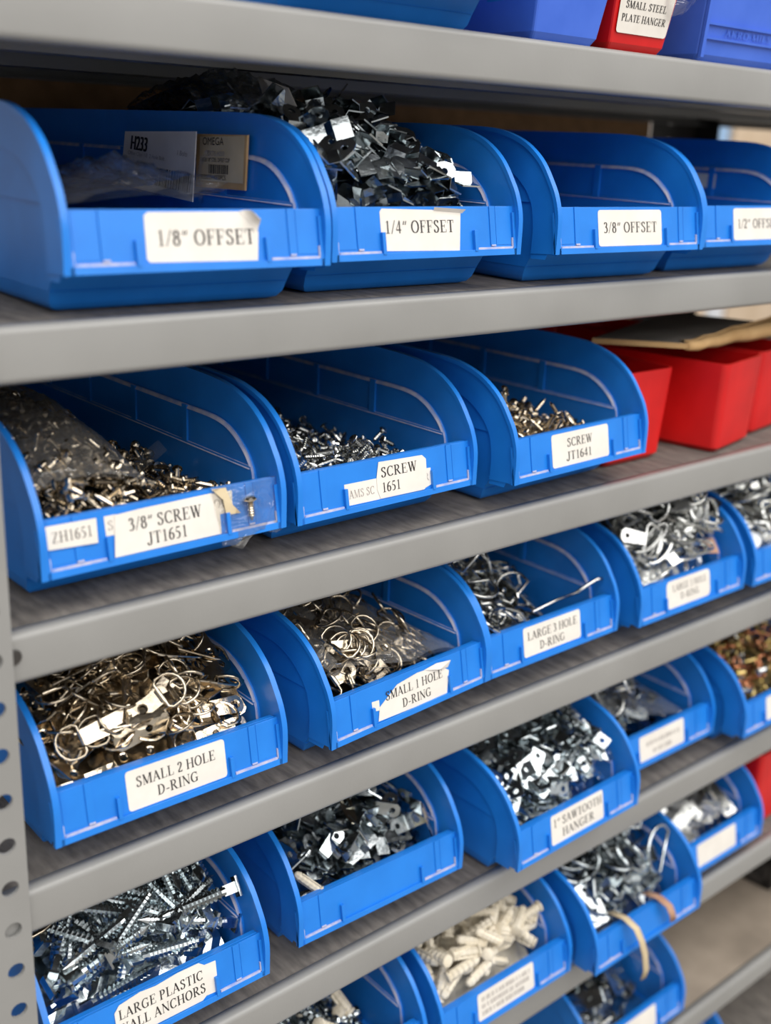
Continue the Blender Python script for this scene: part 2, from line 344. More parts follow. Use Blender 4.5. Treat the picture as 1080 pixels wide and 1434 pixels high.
GL = {
 'A': (0.92, [('l', TH + 0.02, (0.12, 0), (0.45, 1)), ('l', ST, (0.43, 0.98), (0.78, 0)), ('q', 0.25, 0.64, 0.30, 0.36), ft(0.12, 0), ft(0.78, 0)]),
 'C': (0.86, [('p', arcp(0.47, 0.5, 0.36, 0.47, 48, 318)), ('q', 0.74, 0.79, 0.66, 0.98), ('q', 0.74, 0.78, 0.06, 0.2)]),
 'D': (0.92, stem(0.12, s=3) + [('p', arcp(0.34, 0.5, 0.42, 0.47, -88, 88)), ('q', 0.2, 0.4, 0, 0.055), ('q', 0.2, 0.4, 0.945, 1)]),
 'E': (0.80, stem(0.12) + [('q', 0.2, 0.70, 0.945, 1), ('q', 0.2, 0.73, 0, 0.055), ('q', 0.2, 0.52, 0.49, 0.545), ('q', 0.66, 0.71, 0.76, 1), ('q', 0.69, 0.74, 0, 0.26), ('q', 0.5, 0.55, 0.38, 0.66)]),
 'F': (0.74, stem(0.12) + [('q', 0.2, 0.68, 0.945, 1), ('q', 0.2, 0.50, 0.49, 0.545), ('q', 0.64, 0.69, 0.74, 1), ('q', 0.48, 0.53, 0.38, 0.66)]),
 'G': (0.94, [('p', arcp(0.47, 0.5, 0.36, 0.47, 48, 310)), ('q', 0.74, 0.79, 0.68, 0.98), ('q', 0.66, 0.82, 0.05, 0.42), ('q', 0.55, 0.92, 0.40, 0.45)]),
 'H': (0.98, stem(0.12) + stem(0.70) + [('q', 0.2, 0.8, 0.49, 0.545)]),
 'I': (0.44, stem(0.14)),
 'J': (0.60, stem(0.30, 0.2, 1, s=2) + [('p', cat([(0.38, 0.25), (0.35, 0.04), (0.20, -0.06), (0.06, 0.02), (0.04, 0.16)])), ('q', 0.02, 0.13, 0.06, 0.18)]),
 'K': (0.94, stem(0.12) + [('l', TH, (0.27, 0.42), (0.72, 1)), ('l', ST, (0.40, 0.58), (0.82, 0)), ft(0.82, 0), ft(0.72, 0.95)]),
 'L': (0.78, stem(0.12) + [('q', 0.2, 0.70, 0, 0.055), ('q', 0.66, 0.72, 0, 0.28)]),
 'M': (1.14, stem(0.13, w=TH) + stem(0.86) + [('l', ST, (0.16, 0.98), (0.53, 0.02)), ('l', TH + 0.02, (0.53, 0.05), (0.88, 0.98))]),
 'N': (0.96, stem(0.14, w=TH) + stem(0.76, w=TH, s=2) + [('l', ST, (0.14, 0.96), (0.79, 0.02))]),
 'O': (0.96, [('p', arcp(0.48, 0.5, 0.36, 0.47, 0, 360, 28))]),
 'P': (0.78, stem(0.12) + [('p', arcp(0.34, 0.73, 0.28, 0.245, -90, 90)), ('q', 0.2, 0.36, 0.945, 1), ('q', 0.2, 0.36, 0.46, 0.515)]),
 'R': (0.92, stem(0.12) + [('p', arcp(0.36, 0.74, 0.27, 0.235, -90, 90)), ('q', 0.2, 0.38, 0.945, 1), ('q', 0.2, 0.38, 0.48, 0.53), ('l', ST, (0.40, 0.5), (0.78, 0.0)), ft(0.80, 0)]),
 'S': (0.72, [('s', [(0.56, 0.80), (0.46, 0.95), (0.30, 0.96), (0.17, 0.86), (0.18, 0.70), (0.34, 0.56), (0.50, 0.44), (0.57, 0.28), (0.48, 0.08), (0.32, 0.02), (0.18, 0.07), (0.11, 0.24)]), ('q', 0.55, 0.59, 0.72, 0.98), ('q', 0.09, 0.13, 0.02, 0.30)]),
 'T': (0.82, stem(0.33, s=1) + [('q', 0.06, 0.76, 0.94, 1), ('q', 0.06, 0.11, 0.74, 1), ('q', 0.71, 0.76, 0.74, 1)]),
 'W': (1.22, [('l', ST, (0.16, 1), (0.40, 0)), ('l', TH + 0.01, (0.40, 0.04), (0.62, 0.98)), ('l', ST, (0.58, 1), (0.83, 0)), ('l', TH + 0.01, (0.83, 0.04), (1.06, 0.98)), ft(0.16, 0.95), ft(1.06, 0.95), ft(0.58, 0.95)]),
 'Z': (0.80, [('q', 0.1, 0.68, 0.945, 1), ('q', 0.1, 0.70, 0, 0.055), ('l', ST, (0.62, 0.97), (0.16, 0.03)), ('q', 0.1, 0.15, 0.76, 1), ('q', 0.66, 0.71, 0, 0.26)]),
 '0': (0.66, [('p', arcp(0.33, 0.5, 0.22, 0.47, 0, 360, 24))]),
 '1': (0.66, [('q', 0.27, 0.42, 0, 1), ('q', 0.14, 0.55, 0, 0.05), ('l', TH, (0.14, 0.86), (0.34, 0.97))]),
 '2': (0.66, [('s', [(0.11, 0.74), (0.20, 0.93), (0.34, 0.96), (0.48, 0.84), (0.46, 0.62), (0.30, 0.36), (0.10, 0.08)]), ('q', 0.08, 0.56, 0.0, 0.12), ('q', 0.54, 0.58, 0, 0.22)]),
 '3': (0.66, [('s', [(0.12, 0.80), (0.22, 0.95), (0.38, 0.94), (0.46, 0.78), (0.40, 0.62), (0.26, 0.55)]), ('s', [(0.26, 0.55), (0.44, 0.47), (0.51, 0.28), (0.42, 0.08), (0.24, 0.02), (0.10, 0.10)])]),
 '4': (0.66, [('q', 0.36, 0.50, 0, 1), ('q', 0.05, 0.60, 0.22, 0.32), ('l', TH, (0.07, 0.30), (0.42, 0.98))]),
 '5': (0.66, [('q', 0.20, 0.54, 0.88, 1), ('l', TH, (0.21, 0.98), (0.14, 0.56)), ('s', [(0.14, 0.56), (0.32, 0.58), (0.48, 0.42), (0.47, 0.18), (0.32, 0.03), (0.12, 0.05)])]),
 '6': (0.66, [('p', arcp(0.33, 0.30, 0.21, 0.27, 0, 360, 20)), ('s', [(0.54, 0.97), (0.32, 0.88), (0.17, 0.66), (0.12, 0.36)])]),
 '8': (0.66, [('p', arcp(0.33, 0.74, 0.17, 0.21, 0, 360, 18)), ('p', arcp(0.33, 0.27, 0.21, 0.25, 0, 360, 20))]),
 '/': (0.46, [('l', 0.08, (0.04, -0.03), (0.42, 1.03))]),
 '"': (0.56, [('l', 0.11, (0.24, 0.96), (0.15, 0.66)), ('l', 0.11, (0.46, 0.96), (0.37, 0.66))]),
 '-': (0.48, [('q', 0.06, 0.42, 0.28, 0.38)]), ' ': (0.34, []),
}
def text_polys(txt):
    """list of quad strips (a, b) in em units and the total width"""
    x = 0.0; out = []
    for ch in txt:
        w, strokes = GL[ch]
        for s in strokes:
            if s[0] == 'q':
                _, x0, x1, y0, y1 = s; out.append(([(x + x0, y0), (x + x0, y1)], [(x + x1, y0), (x + x1, y1)]))
                continue
            if s[0] == 'l': pts = list(s[2:]); ww = s[1]
            elif s[0] == 's': pts = cat(s[1]); ww = None
            else: pts = s[1]; ww = None
            a = []; c = []; n = len(pts); closed = math.dist(pts[0], pts[-1]) < 1e-6 and n > 4
            for i in range(n):
                p0 = pts[i - 1] if i else (pts[-2] if closed else pts[0]); p1 = pts[(i + 1)] if i < n - 1 else (pts[1] if closed else pts[-1])
                dx, dy = p1[0] - p0[0], p1[1] - p0[1]; L = math.hypot(dx, dy) or 1
                dx /= L; dy /= L
                h = (ww if ww is not None else TH + (ST - TH) * abs(dy) ** 1.3) / 2
                if ww is not None and s[0] == 'l': ox, oy = h * 1.06, 0.0      # slanted stroke, cut level
                else: ox, oy = -dy * h, dx * h
                a.append((x + pts[i][0] + ox, pts[i][1] + oy)); c.append((x + pts[i][0] - ox, pts[i][1] - oy))
            out.append((a, c))
        x += w + 0.03
    return out, x
def lettering(lines, fn, mat, parent, name='lettering'):
    """lines: (text, centre_x, base_z, cap_height, width_factor); fn maps plate (x, z, n) to local coords"""
    b = MB()
    for txt, cx, z, h, wf in lines:
        polys, w = text_polys(txt)
        for a, c in polys:
            b.strip([fn(cx + (p[0] - w / 2) * h * wf, z + p[1] * h, 0.00022) for p in a],
                    [fn(cx + (p[0] - w / 2) * h * wf, z + p[1] * h, 0.00022) for p in c], smooth=False)
    return obj(name, b.mesh(name, [mat], fix=False), parent)
def bars(rows, fn, mat, parent):
    """rows of small marks standing for print too blurred to read"""
    b = MB(); r = random.Random(3)
    for x0, x1, z, h in rows:
        x = x0
        while x < x1:
            w = r.uniform(0.0008, 0.0016)
            a = [fn(x, z, 0.00022), fn(x, z + h, 0.00022)]; c = [fn(x + w, z, 0.00022), fn(x + w, z + h, 0.00022)]
            b.strip(a, c, smooth=False); x += w + r.choice((0.0007, 0.0009, 0.0009, 0.002))
    return obj('lettering', b.mesh('lettering', [mat], fix=False), parent)

# ------------------------------------------------------------------ the blue hopper bin
L = 0.375
P_OUT = [(0.0, 0.0205), (0.0, 0.034), (0.0004, 0.041), (0.0018, 0.0475), (0.005, 0.0555), (0.0095, 0.0625), (0.0155, 0.0705), (0.0225, 0.0770),
         (0.0325, 0.0832), (0.0435, 0.0873), (0.056, 0.0902), (0.070, 0.0915), (0.09, 0.092), (L, 0.092)]
P_IN = [(0.0225, 0.0190), (0.0222, 0.029), (0.0225, 0.0360), (0.0246, 0.0460), (0.0272, 0.0510), (0.0305, 0.0555), (0.0350, 0.0595), (0.0400, 0.0632),
        (0.0455, 0.0662), (0.0520, 0.0685), (0.060, 0.0699), (0.070, 0.0705), (0.09, 0.0705), (L, 0.0705)]
XR, XB, XP, XL, XF = 0.0700, 0.0684, 0.0668, 0.0656, 0.0642
def fine(pts, n=3):
    return pts[:1] + [p for p in cat(pts[1:-1], n)] + pts[-1:]
PO = fine(P_OUT); PI = fine(P_IN)
def build_bin_body():
    b = MB()
    for s in (-1, 1):
        n = len(PO)
        # rim, swept along the outer curve
        inn = []
        for i, (y, z) in enumerate(PO):
            p0 = PO[max(i - 1, 0)]; p1 = PO[min(i + 1, n - 1)]
            dy, dz = p1[0] - p0[0], p1[1] - p0[1]; l = math.hypot(dy, dz)
            inn.append((y + dz / l * 0.0026, z - dy / l * 0.0026))
        A = [(s * XR, y, z) for y, z in PO]; B = [(s * (XR - 0.0034), y, z) for y, z in PO]
        C = [(s * XR, y, z) for y, z in inn]; D = [(s * (XR - 0.0034), y, z) for y, z in inn]
        b.strip(A, B); b.strip(A, C); b.strip(B, D); b.strip(C, D)
        # band between rim and step
        for xo in (XB, XB - 0.0014):
            b.strip([(s * xo, y, z) for y, z in inn], [(s * xo, y, z) for y, z in PI])
        b.add([(s * (XB - 0.0007), 0.0232, 0.0160), (s * (XB - 0.0007), 0.0105, 0.0165), (s * (XB - 0.0007), 0.0090, 0.0198), (s * (XB - 0.0007), 0.0010, 0.0195), (s * (XB - 0.0007), 0.0226, 0.024), (s * (XB - 0.0007), 0.0026, 0.024)], [(0, 1, 2, 4), (2, 3, 5, 4)])
        # step (dusty ledge inside) down to the panel
        b.strip([(s * XB, y, z) for y, z in PI], [(s * (XP - 0.0016), y, z - 0.0004) for y, z in PI], smooth=False)
        k0 = next(i for i, p in enumerate(PI) if p[1] > 0.049)
        up = PI[k0:]; yl = 0.0262
        # dust line lying along the step and the ledge
        b.strip([(s * (XP - 0.0012), y, z + 0.0002) for y, z in PI], [(s * (XP - 0.0024), y + 0.0006, z - 0.0020) for y, z in PI], mi=1)
        # panel
        for xo in (XP, XP - 0.0014):
            b.strip([(s * xo, y, z) for y, z in up], [(s * xo, max(y, yl), 0.049) for y, z in up], smooth=False)
        # lower ledge
        q0 = (s * XP, yl, 0.049); q1 = (s * XP, L, 0.049); q2 = (s * (XL - 0.0012), L, 0.0486); q3 = (s * (XL - 0.0012), yl, 0.0486)
        b.add([q0, q1, q2, q3], [(0, 1, 2, 3)])
        b.add([(s * (XP - 0.001), yl, 0.0492), (s * (XP - 0.001), L, 0.0492), (s * (XL - 0.0022), L, 0.0476), (s * (XL - 0.0022), yl, 0.0476)], [(0, 1, 2, 3)], mi=1)
        # lower wall, outer and inner skin
        for t in (0.0, 0.0015):
            fr = [(0.0305, 0.010), (0.0232, 0.021), (0.0222, 0.029), (0.0225, 0.036), (0.0246, 0.046), (yl, 0.049)]
            def xw(z): return XF + (XL - XF) * z / 0.049
            a = [(s * (xw(z) - t), y, z) for y, z in fr]; c = [(s * (xw(z) - t), L, z) for y, z in fr]
            b.strip(a, c, smooth=False)
        # rounded foot
        ft_ = [(0.0305, 0.010, XF), (0.0330, 0.0045, XF - 0.0008), (0.0355, 0.0014, XF - 0.003), (0.039, 0.0, XF - 0.007)]
        b.strip([(s * x, y, z) for y, z, x in ft_], [(s * x, L, z) for y, z, x in ft_])
        # ribs
        for yr in (0.0945, 0.155, 0.2155, 0.276, 0.3365):
            xa = s * (XP - 0.0006); xb = s * (XP - 0.0026)
            b.box(min(xa, xb), max(xa, xb), yr - 0.0026, yr + 0.0026, 0.049, 0.0704)
    # front skin (below and behind the plate), floor, back
    fr = [(0.039, 0.0, XF - 0.007), (0.0355, 0.0014, XF - 0.003), (0.0330, 0.0045, XF - 0.0008), (0.0305, 0.010, XF), (0.0232, 0.021, XL - 0.0007)]
    b.strip([(-x, y, z) for y, z, x in fr], [(x, y, z) for y, z, x in fr])
    fr = [(0.0232, 0.021, XB - 0.0008), (0.012, 0.040, XB - 0.0008), (0.0082, 0.0462, XB - 0.0008)]
    b.strip([(-x, y, z) for y, z, x in fr], [(x, y, z) for y, z, x in fr], smooth=False)
    b.add([(-XB, 0.0234, 0.0206), (XB, 0.0234, 0.0206), (XB, 0.001, 0.0208), (-XB, 0.001, 0.0208)], [(0, 1, 2, 3)])
    w = XF - 0.007
    b.box(-w, w, 0.039, L, 0.0, 0.0015)
    b.add([(-XF, 0.03, 0.01), (XF, 0.03, 0.01), (XF, L, 0.01), (-XF, L, 0.01)], [(0, 1, 2, 3)])
    b.box(-XB, XB, L - 0.0016, L, 0.0, 0.092)
    return b.mesh('bin_body', [MAT['blue'], MAT['dust']])
SLY, SLZ = 0.1849, 0.9828
def pt(x, z, n=0.0):
    return (x, (z - 0.0205) * 0.1882 - n * SLZ + 0.0016, z + n * SLY)
def build_front_plate():
    b = MB()
    def bx(x0, x1, z0, z1, n0, n1, mi=0):
        vs = [pt(x, z, n) for n in (n0, n1) for z in (z0, z1) for x in (x0, x1)]
        b.add(vs, [(0, 2, 3, 1), (4, 5, 7, 6), (0, 1, 5, 4), (2, 6, 7, 3), (0, 4, 6, 2), (1, 3, 7, 5)], mi)
    bx(-0.0672, 0.0672, 0.0207, 0.0476, -0.0018, 0.0)            # sheet
    bx(-0.0660, 0.0660, 0.0462, 0.0478, -0.0058, -0.0018)        # top ledge, folded back
    bx(-0.0698, 0.0698, 0.0203, 0.0238, 0.0, 0.0016)             # bottom border
    for s in (-1, 1):
        x0, x1 = sorted((s * 0.0700, s * 0.0648)); bx(x0, x1, 0.0203, 0.0440, 0.0, 0.0016)
        x0, x1 = sorted((s * 0.0352, s * 0.0330)); bx(x0, x1, 0.0230, 0.0345, 0.0, 0.0022)     # label stop
        x0, x1 = sorted((s * 0.0512, s * 0.0470)); bx(x0, x1, 0.0262, 0.0476, 0.0, 0.0007)     # upright rib
        x0, x1 = sorted((s * 0.0508, s * 0.0474)); bx(x0, x1, 0.0254, 0.0264, 0.0, 0.0010, 1)  # dust on the rib foot
        x0, x1 = sorted((s * 0.0640, s * 0.0360)); bx(x0, x1, 0.0234, 0.0250, 0.0, 0.0014, 1)  # dust along the border
        x0, x1 = sorted((s * 0.0652, s * 0.0642)); bx(x0, x1, 0.0240, 0.0300, 0.0, 0.0012, 1)
        x0, x1 = sorted((s * 0.0640, s * 0.0520)); bx(x0, x1, 0.0262, 0.0474, 0.0, 0.0003)
    me = b.mesh('front_plate', [MAT['blue'], MAT['dust']])
    return bake(me, 'front_plate', bevel=0.0003)
BODY = build_bin_body(); PLATE = build_front_plate()

BINS = {}
def make_bin(key, row, x, y, yaw, label):
    e = empty('hopper_bin', (x, y, ZT[row]), yaw)
    tag(e, label, 'bin', 'blue hopper bins on the rack')
    obj('body', BODY, e); obj('front_plate', PLATE, e)
    BINS[key] = (e, Matrix.Translation((x, y, ZT[row])) @ Matrix.Rotation(yaw, 4, 'Z'))
    return e
def sticker(key, outline, lines=None, mat='paper', ink='ink', n0=0.0, name='label', rows=None):
    e = BINS[key][0]; b = MB()
    fr = [pt(x, z, n0 + 0.0002) for x, z in outline]; bk_ = [pt(x, z, n0 + 0.00002) for x, z in outline]
    b.poly(fr); b.strip(fr, bk_, smooth=False, closed=True)
    o = obj(name, b.mesh(name, [MAT[mat]]), e)
    if lines: lettering(lines, lambda x, z, n: pt(x, z, n0 + n + 0.00004), MAT[ink], o)
    if rows: bars(rows, lambda x, z, n: pt(x, z, n0 + n + 0.00004), MAT[ink], o)
    return o
def std(x0=-0.0300, x1=0.0300, z0=0.0243, z1=0.0458, r=0.002): return rrect(x0, x1, z0, z1, r)

make_bin('A', 1, 0.1029, -0.0072, -0.0300, 'blue bin with curled 1/8 inch offset label and paper cards inside')
make_bin('B', 1, 0.2520, 0.0010, -0.0050, 'blue bin labelled 1/4 inch offset, heaped with clips')
make_bin('C', 1, 0.4121, -0.0120, -0.0454, 'nearly empty blue bin labelled 3/8 inch offset')
make_bin('D', 1, 0.5640, -0.0075, -0.02, 'blue bin cut by right frame edge, labelled 1/2 inch offset')
make_bin('E', 2, 0.0897, 0.0060, 0.0108, 'blue bin with several labels reading ZH1651 and 3/8 inch screw')
make_bin('F', 2, 0.2354, 0.0060, 0.0258, 'blue bin with patched screw 1651 label, beside the taped one')
make_bin('G', 2, 0.3932, -0.0053, 0.0409, 'blue bin labelled screw JT1641 beside red bins')
make_bin('H', 3, 0.0856, -0.0030, -0.0067, 'blue bin labelled small 2 hole D-ring')
make_bin('I', 3, 0.2534, -0.0038, 0.0700, 'blue bin with torn small 1 hole D-ring label and bagged rings')
make_bin('J', 3, 0.3922, 0.0023, 0.0157, 'blue bin labelled large 3 hole D-ring')
make_bin('K', 3, 0.5488, -0.0036, 0.0024, 'overfull blue bin right of the large 3 hole D-ring bin')
make_bin('L', 3, 0.6971, -0.0068, 0.0, 'blue bin at right frame edge beside the overfull D-ring bin')
make_bin('M', 4, 0.0762, -0.0017, 0.0, 'blue bin labelled large plastic wall anchors')
make_bin('N', 4, 0.2436, 0.0045, -0.0196, 'blue bin with bare front and mixed hangers inside')
make_bin('O', 4, 0.4107, -0.0231, 0.0237, 'blue bin labelled 1 inch sawtooth hanger')
make_bin('P', 4, 0.5570, 0.0093, 0.0, 'blue bin of bagged zinc bits right of the sawtooth bin')
make_bin('Q', 4, 0.7092, -0.0134, 0.0, 'blue bin of brass and copper bits at right edge')
make_bin('R', 5, 0.2080, -0.0100, 0.0, 'blue bin at bottom edge under the bare-fronted bin')
make_bin('S', 5, 0.3566, -0.0156, 0.0, 'blue bin full of off-white plastic anchors')
make_bin('T', 5, 0.5068, -0.0323, 0.0004, 'blue bin of rings with brown tags hanging out')
make_bin('U', 5, 0.6484, -0.0038, 0.0, 'blue bin with bagged plates beside the red box')
make_bin('V', 6, 0.5574, -0.0030, 0.0, 'blurred blue bin on lowest visible beige shelf')
make_bin('V2', 7, 0.672, 0.0, 0.0, 'blurred blue bin in the bottom right corner')

# labels with lettering -----------------------------------------------------
def one(txt, w=0.050, z=0.0322, h=0.0062, cx=0.0):
    _, tw = text_polys(txt); return (txt, cx, z, h, w / (tw * h))
# A: curled corner
o = sticker('A', [(-0.0296, 0.0262), (-0.0282, 0.0247), (0.0286, 0.0240), (0.0302, 0.0372), (0.0200, 0.0464), (-0.0270, 0.0464), (-0.0290, 0.0450)], [one('1/8" OFFSET', 0.0520, 0.0316, 0.0070, 0.002)])
b = MB()
crl = []
for t in range(7):
    q = t / 6 * 2.4; rr = 0.0034
    d = rr * math.sin(q); n = rr * (1 - math.cos(q)) + 0.0004
    crl.append((d, n))
ex_, ez_ = 0.70, 0.715
pa = [pt(0.0302 - (6 - i) * 0.0001 + ex_ * (d - 0.0), 0.0372 + ez_ * d, n) for i, (d, n) in enumerate(crl)]
pb = [pt(0.0200 + ex_ * d, 0.0464 + ez_ * d, n) for d, n in crl]
mid = [((Vector(p) + Vector(q)) / 2) for p, q in zip(pa, pb)]
pa2 = [Vector(m_) + (Vector(p) - m_) * (1 - 0.13 * i) for i, (p, m_) in enumerate(zip(pa, mid))]
pb2 = [Vector(m_) + (Vector(p) - m_) * (1 - 0.13 * i) for i, (p, m_) in enumerate(zip(pb, mid))]
b.strip(pa2, pb2); obj('curled_corner', b.mesh('curled_corner', [MAT['paper']]), o)
sticker('B', [(-0.0345, 0.0250), (0.0222, 0.0238), (0.0246, 0.0450), (0.0100, 0.0456), (-0.0330, 0.0466), (-0.0345, 0.0450)], [one('1/4" OFFSET', 0.0510, 0.0338, 0.0066, -0.0065)])
b = MB(); b.strip([pt(0.004, 0.0452, 0.0004), pt(0.0255, 0.0438, 0.0004)], [pt(0.003, 0.0470, 0.0022), pt(0.0262, 0.0456, 0.0030)])
obj('folded_edge', b.mesh('folded_edge', [MAT['paper']]), BINS['B'][0])
sticker('C', std(), [one('3/8" OFFSET', 0.0510, 0.0322, 0.0064)])
sticker('D', std(), [one('1/2" OFFSET', 0.0510, 0.0322, 0.0064)])
o = rrect(-0.030, 0.016, 0.055, 0.066, 0.001)
b = MB(); fr = [(0.0645, 0.09 + (x + 0.03) * 1.2, z) for x, z in o]
b.poly(fr); obj('inner_label', b.mesh('inner_label', [MAT['paper']]), BINS['D'][0])
# E: layered labels, tape, sample screw
sticker('E', [(-0.0652, 0.0342), (-0.0395, 0.0330), (-0.0390, 0.0448), (-0.0648, 0.0452)], [one('ZH1651', 0.0210, 0.0368, 0.0052, -0.052)], ink='ink_mid', name='small_label', n0=0.0011)
sticker('E', [(-0.0345, 0.0350), (-0.0280, 0.0348), (-0.0280, 0.0445), (-0.0345, 0.0446)], [('S', -0.0316, 0.0375, 0.0046, 1)], ink='ink_faint', name='old_label')
sticker('E', [(0.024, 0.0340), (0.0380, 0.0345), (0.0388, 0.0452), (0.024, 0.0455)], [('OO', 0.0314, 0.0375, 0.0046, 1)], ink='ink_faint', name='old_label', n0=0.00012)
sticker('E', [(-0.0314, 0.0240), (0.0297, 0.0242), (0.0300, 0.0370), (0.0250, 0.0430), (0.0262, 0.0458), (-0.0150, 0.0450), (-0.0290, 0.0443)], [one('3/8" SCREW', 0.0420, 0.0352, 0.0062, -0.0015), one('JT1651', 0.0232, 0.0268, 0.0060, -0.0015)], n0=0.0004)
b = MB()
gx = np.linspace(0.0255, 0.0672, 12); gz = np.linspace(0.0205, 0.0487, 9)
vs = []; fs = []
for i, x in enumerate(gx):
    for j, z in enumerate(gz):
        zz = z + 0.002 * math.sin(i * 1.1) * (j == 0) - 0.0045 * (j < 2) * (i < 5)
        xx = x + (0.004 - 0.0005 * j if i == 0 else 0)
        bump = 0.0012 + 0.0026 * math.exp(-((x - 0.047) / 0.006) ** 2) + random.uniform(-0.0004, 0.0005)
        vs.append(pt(xx, zz, bump))
for i in range(len(gx) - 1):
    for j in range(len(gz) - 1): k = i * len(gz) + j; fs.append((k, k + 1, k + len(gz) + 1, k + len(gz)))
b.add(vs, fs, smooth=True); obj('tape', b.mesh('tape', [MAT['tape']]), BINS['E'][0])
b = MB(); cr = [pt(0.0262, 0.0478, 0.0012), pt(0.0345, 0.0474, 0.0016), pt(0.0375, 0.0380, 0.0018), pt(0.0420, 0.0330, 0.0017), pt(0.0330, 0.0335, 0.0018), pt(0.0318, 0.0415, 0.0022)]
b.add(cr, [(0, 1, 5), (1, 2, 5), (2, 3, 4), (2, 4, 5)]); obj('torn_tape', b.mesh('torn_tape', [MAT['paper2']]), BINS['E'][0])
# F patched
sticker('F', [(-0.0340, 0.0246), (0.0250, 0.0240), (0.0330, 0.0262), (0.0335, 0.0362), (-0.0340, 0.0368)], [('AMS SC', -0.0215, 0.0282, 0.0046, 0.86), ('R', 0.030, 0.0290, 0.0044, 0.8)], ink='ink_faint', name='old_label')
sticker('F', [(-0.0300, 0.0243), (-0.0080, 0.0246), (0.0270, 0.0242), (0.0296, 0.0262), (0.0300, 0.0420), (0.0270, 0.0446), (-0.0075, 0.0456), (-0.0098, 0.0370), (-0.0100, 0.0300)][1:], [one('SCREW', 0.0290, 0.0364, 0.0058, 0.008), one('1651', 0.0150, 0.0278, 0.0056, 0.001)], n0=0.0003)
sticker('G', std(), [one('SCREW', 0.0270, 0.0362, 0.0056, -0.001), one('JT1641', 0.0270, 0.0276, 0.0056, -0.002)])
sticker('H', std(-0.0285, 0.0312), [one('SMALL 2 HOLE', 0.0480, 0.0360, 0.0056, 0.001), one('D-RING', 0.0250, 0.0278, 0.0056, 0.001)])
sticker('I', [(-0.034, 0.032), (-0.028, 0.031), (-0.028, 0.0375), (-0.034, 0.0380)], name='old_label')
o = sticker('I', [(-0.0300, 0.0246), (0.0310, 0.0230), (0.0345, 0.0380), (0.0300, 0.0410), (0.0180, 0.0440), (0.0060, 0.0446), (-0.0120, 0.0425), (-0.0280, 0.0330)], [one('SMALL 1 HOLE', 0.0510, 0.0352, 0.0056, 0.003), one('D-RING', 0.0260, 0.0268, 0.0056, 0.004)], n0=0.0002)
b = MB(); b.add([pt(0.012, 0.0446, 0.0006), pt(0.0335, 0.0402, 0.0006), pt(0.0352, 0.0448, 0.0022), pt(0.022, 0.0464, 0.002), pt(0.024, 0.0420, 0.0030)], [(0, 4, 3), (4, 1, 2), (4, 2, 3)])
obj('torn_edge', b.mesh('torn_edge', [MAT['paper']]), o)
sticker('J', std(-0.0306, 0.0300, 0.0250), [one('LARGE 3 HOLE', 0.0530, 0.0362, 0.0058, 0.0), one('D-RING', 0.0270, 0.0276, 0.0058, -0.001)])
sticker('K', rrect(-0.0320, 0.0250, 0.0246, 0.0462, 0.004), [one('LARGE 1 HOLE', 0.0450, 0.0372, 0.0052, -0.002), one('D-RING', 0.0250, 0.0296, 0.0052, -0.002)], ink='ink_mid')
sticker('L', std())
sticker('M', [(0.018, 0.0262), (0.0350, 0.0250), (0.0352, 0.0440), (0.018, 0.0452)], name='old_label')
sticker('M', [(-0.0300, 0.0243), (0.0240, 0.0240), (0.0285, 0.0270), (0.0285, 0.0440), (0.0240, 0.0475), (0.0100, 0.0478), (-0.004, 0.0465), (-0.0140, 0.0474), (-0.0270, 0.0455), (-0.0302, 0.0420)], [one('LARGE PLASTIC', 0.0540, 0.0368, 0.0058, -0.0010), one('WALL ANCHORS', 0.0560, 0.0284, 0.0058, -0.0010)], n0=0.0003)
sticker('O', std(-0.0305, 0.0295, 0.0236, 0.0462), [one('1" SAWTOOTH', 0.0560, 0.0364, 0.0062, 0.0), one('HANGER', 0.0370, 0.0272, 0.0062, 0.0)])
sticker('P', std(-0.031, 0.030), rows=[(-0.022, 0.022, 0.0355, 0.004), (-0.013, 0.012, 0.028, 0.004)], ink='ink_faint')
sticker('Q', std())
sticker('S', std(), rows=[(-0.026, 0.026, 0.0385, 0.0036), (-0.026, 0.026, 0.033, 0.0036), (-0.026, 0.018, 0.0275, 0.0036)], ink='ink_faint')
sticker('U', std(-0.031, 0.030))
sticker('V', std())

# ------------------------------------------------------------------ small hardware prototypes (long axis X, flat normal Z, origin at centre)
def thread(x0, x1, r0, r1, n):
    p = []
    for k in range(n):
        t = k / n; x = x0 + (x1 - x0) * t; d = (x1 - x0) / n
        p += [(x, r0), (x + d * 0.45, r1)]
    return p
def m_screw(mat, Ls=0.0105, hr=0.0031, sr=0.00155, nm='screw'):
    b = MB(); h = Ls / 2
    b.lathe_x([(-h - 0.0016, 0.0008), (-h - 0.0013, hr * 0.62), (-h - 0.0006, hr * 0.95), (-h, hr), (-h + 0.0002, sr * 0.95)]
              + thread(-h + 0.0008, h - 0.0022, sr * 0.72, sr * 1.08, 6) + [(h - 0.002, sr * 0.7), (h, 0.0001)], 8)
    return b.mesh(nm, [mat])
def m_auger(mat):
    b = MB(); h = 0.021
    b.lathe_x([(-h, 0.0030)] + thread(-h + 0.003, h - 0.010, 0.0026, 0.0041, 10) + thread(h - 0.010, h - 0.002, 0.0020, 0.0029, 3) + [(h + 0.003, 0.0002)], 10, smooth=False)
    b.box(-h - 0.008, -h + 0.001, -0.0032, 0.0032, -0.0016, 0.0016)
    b.box(-h - 0.0096, -h - 0.008, -0.0062, 0.0062, -0.0026, 0.0026)
    return b.mesh('anchor', [mat])
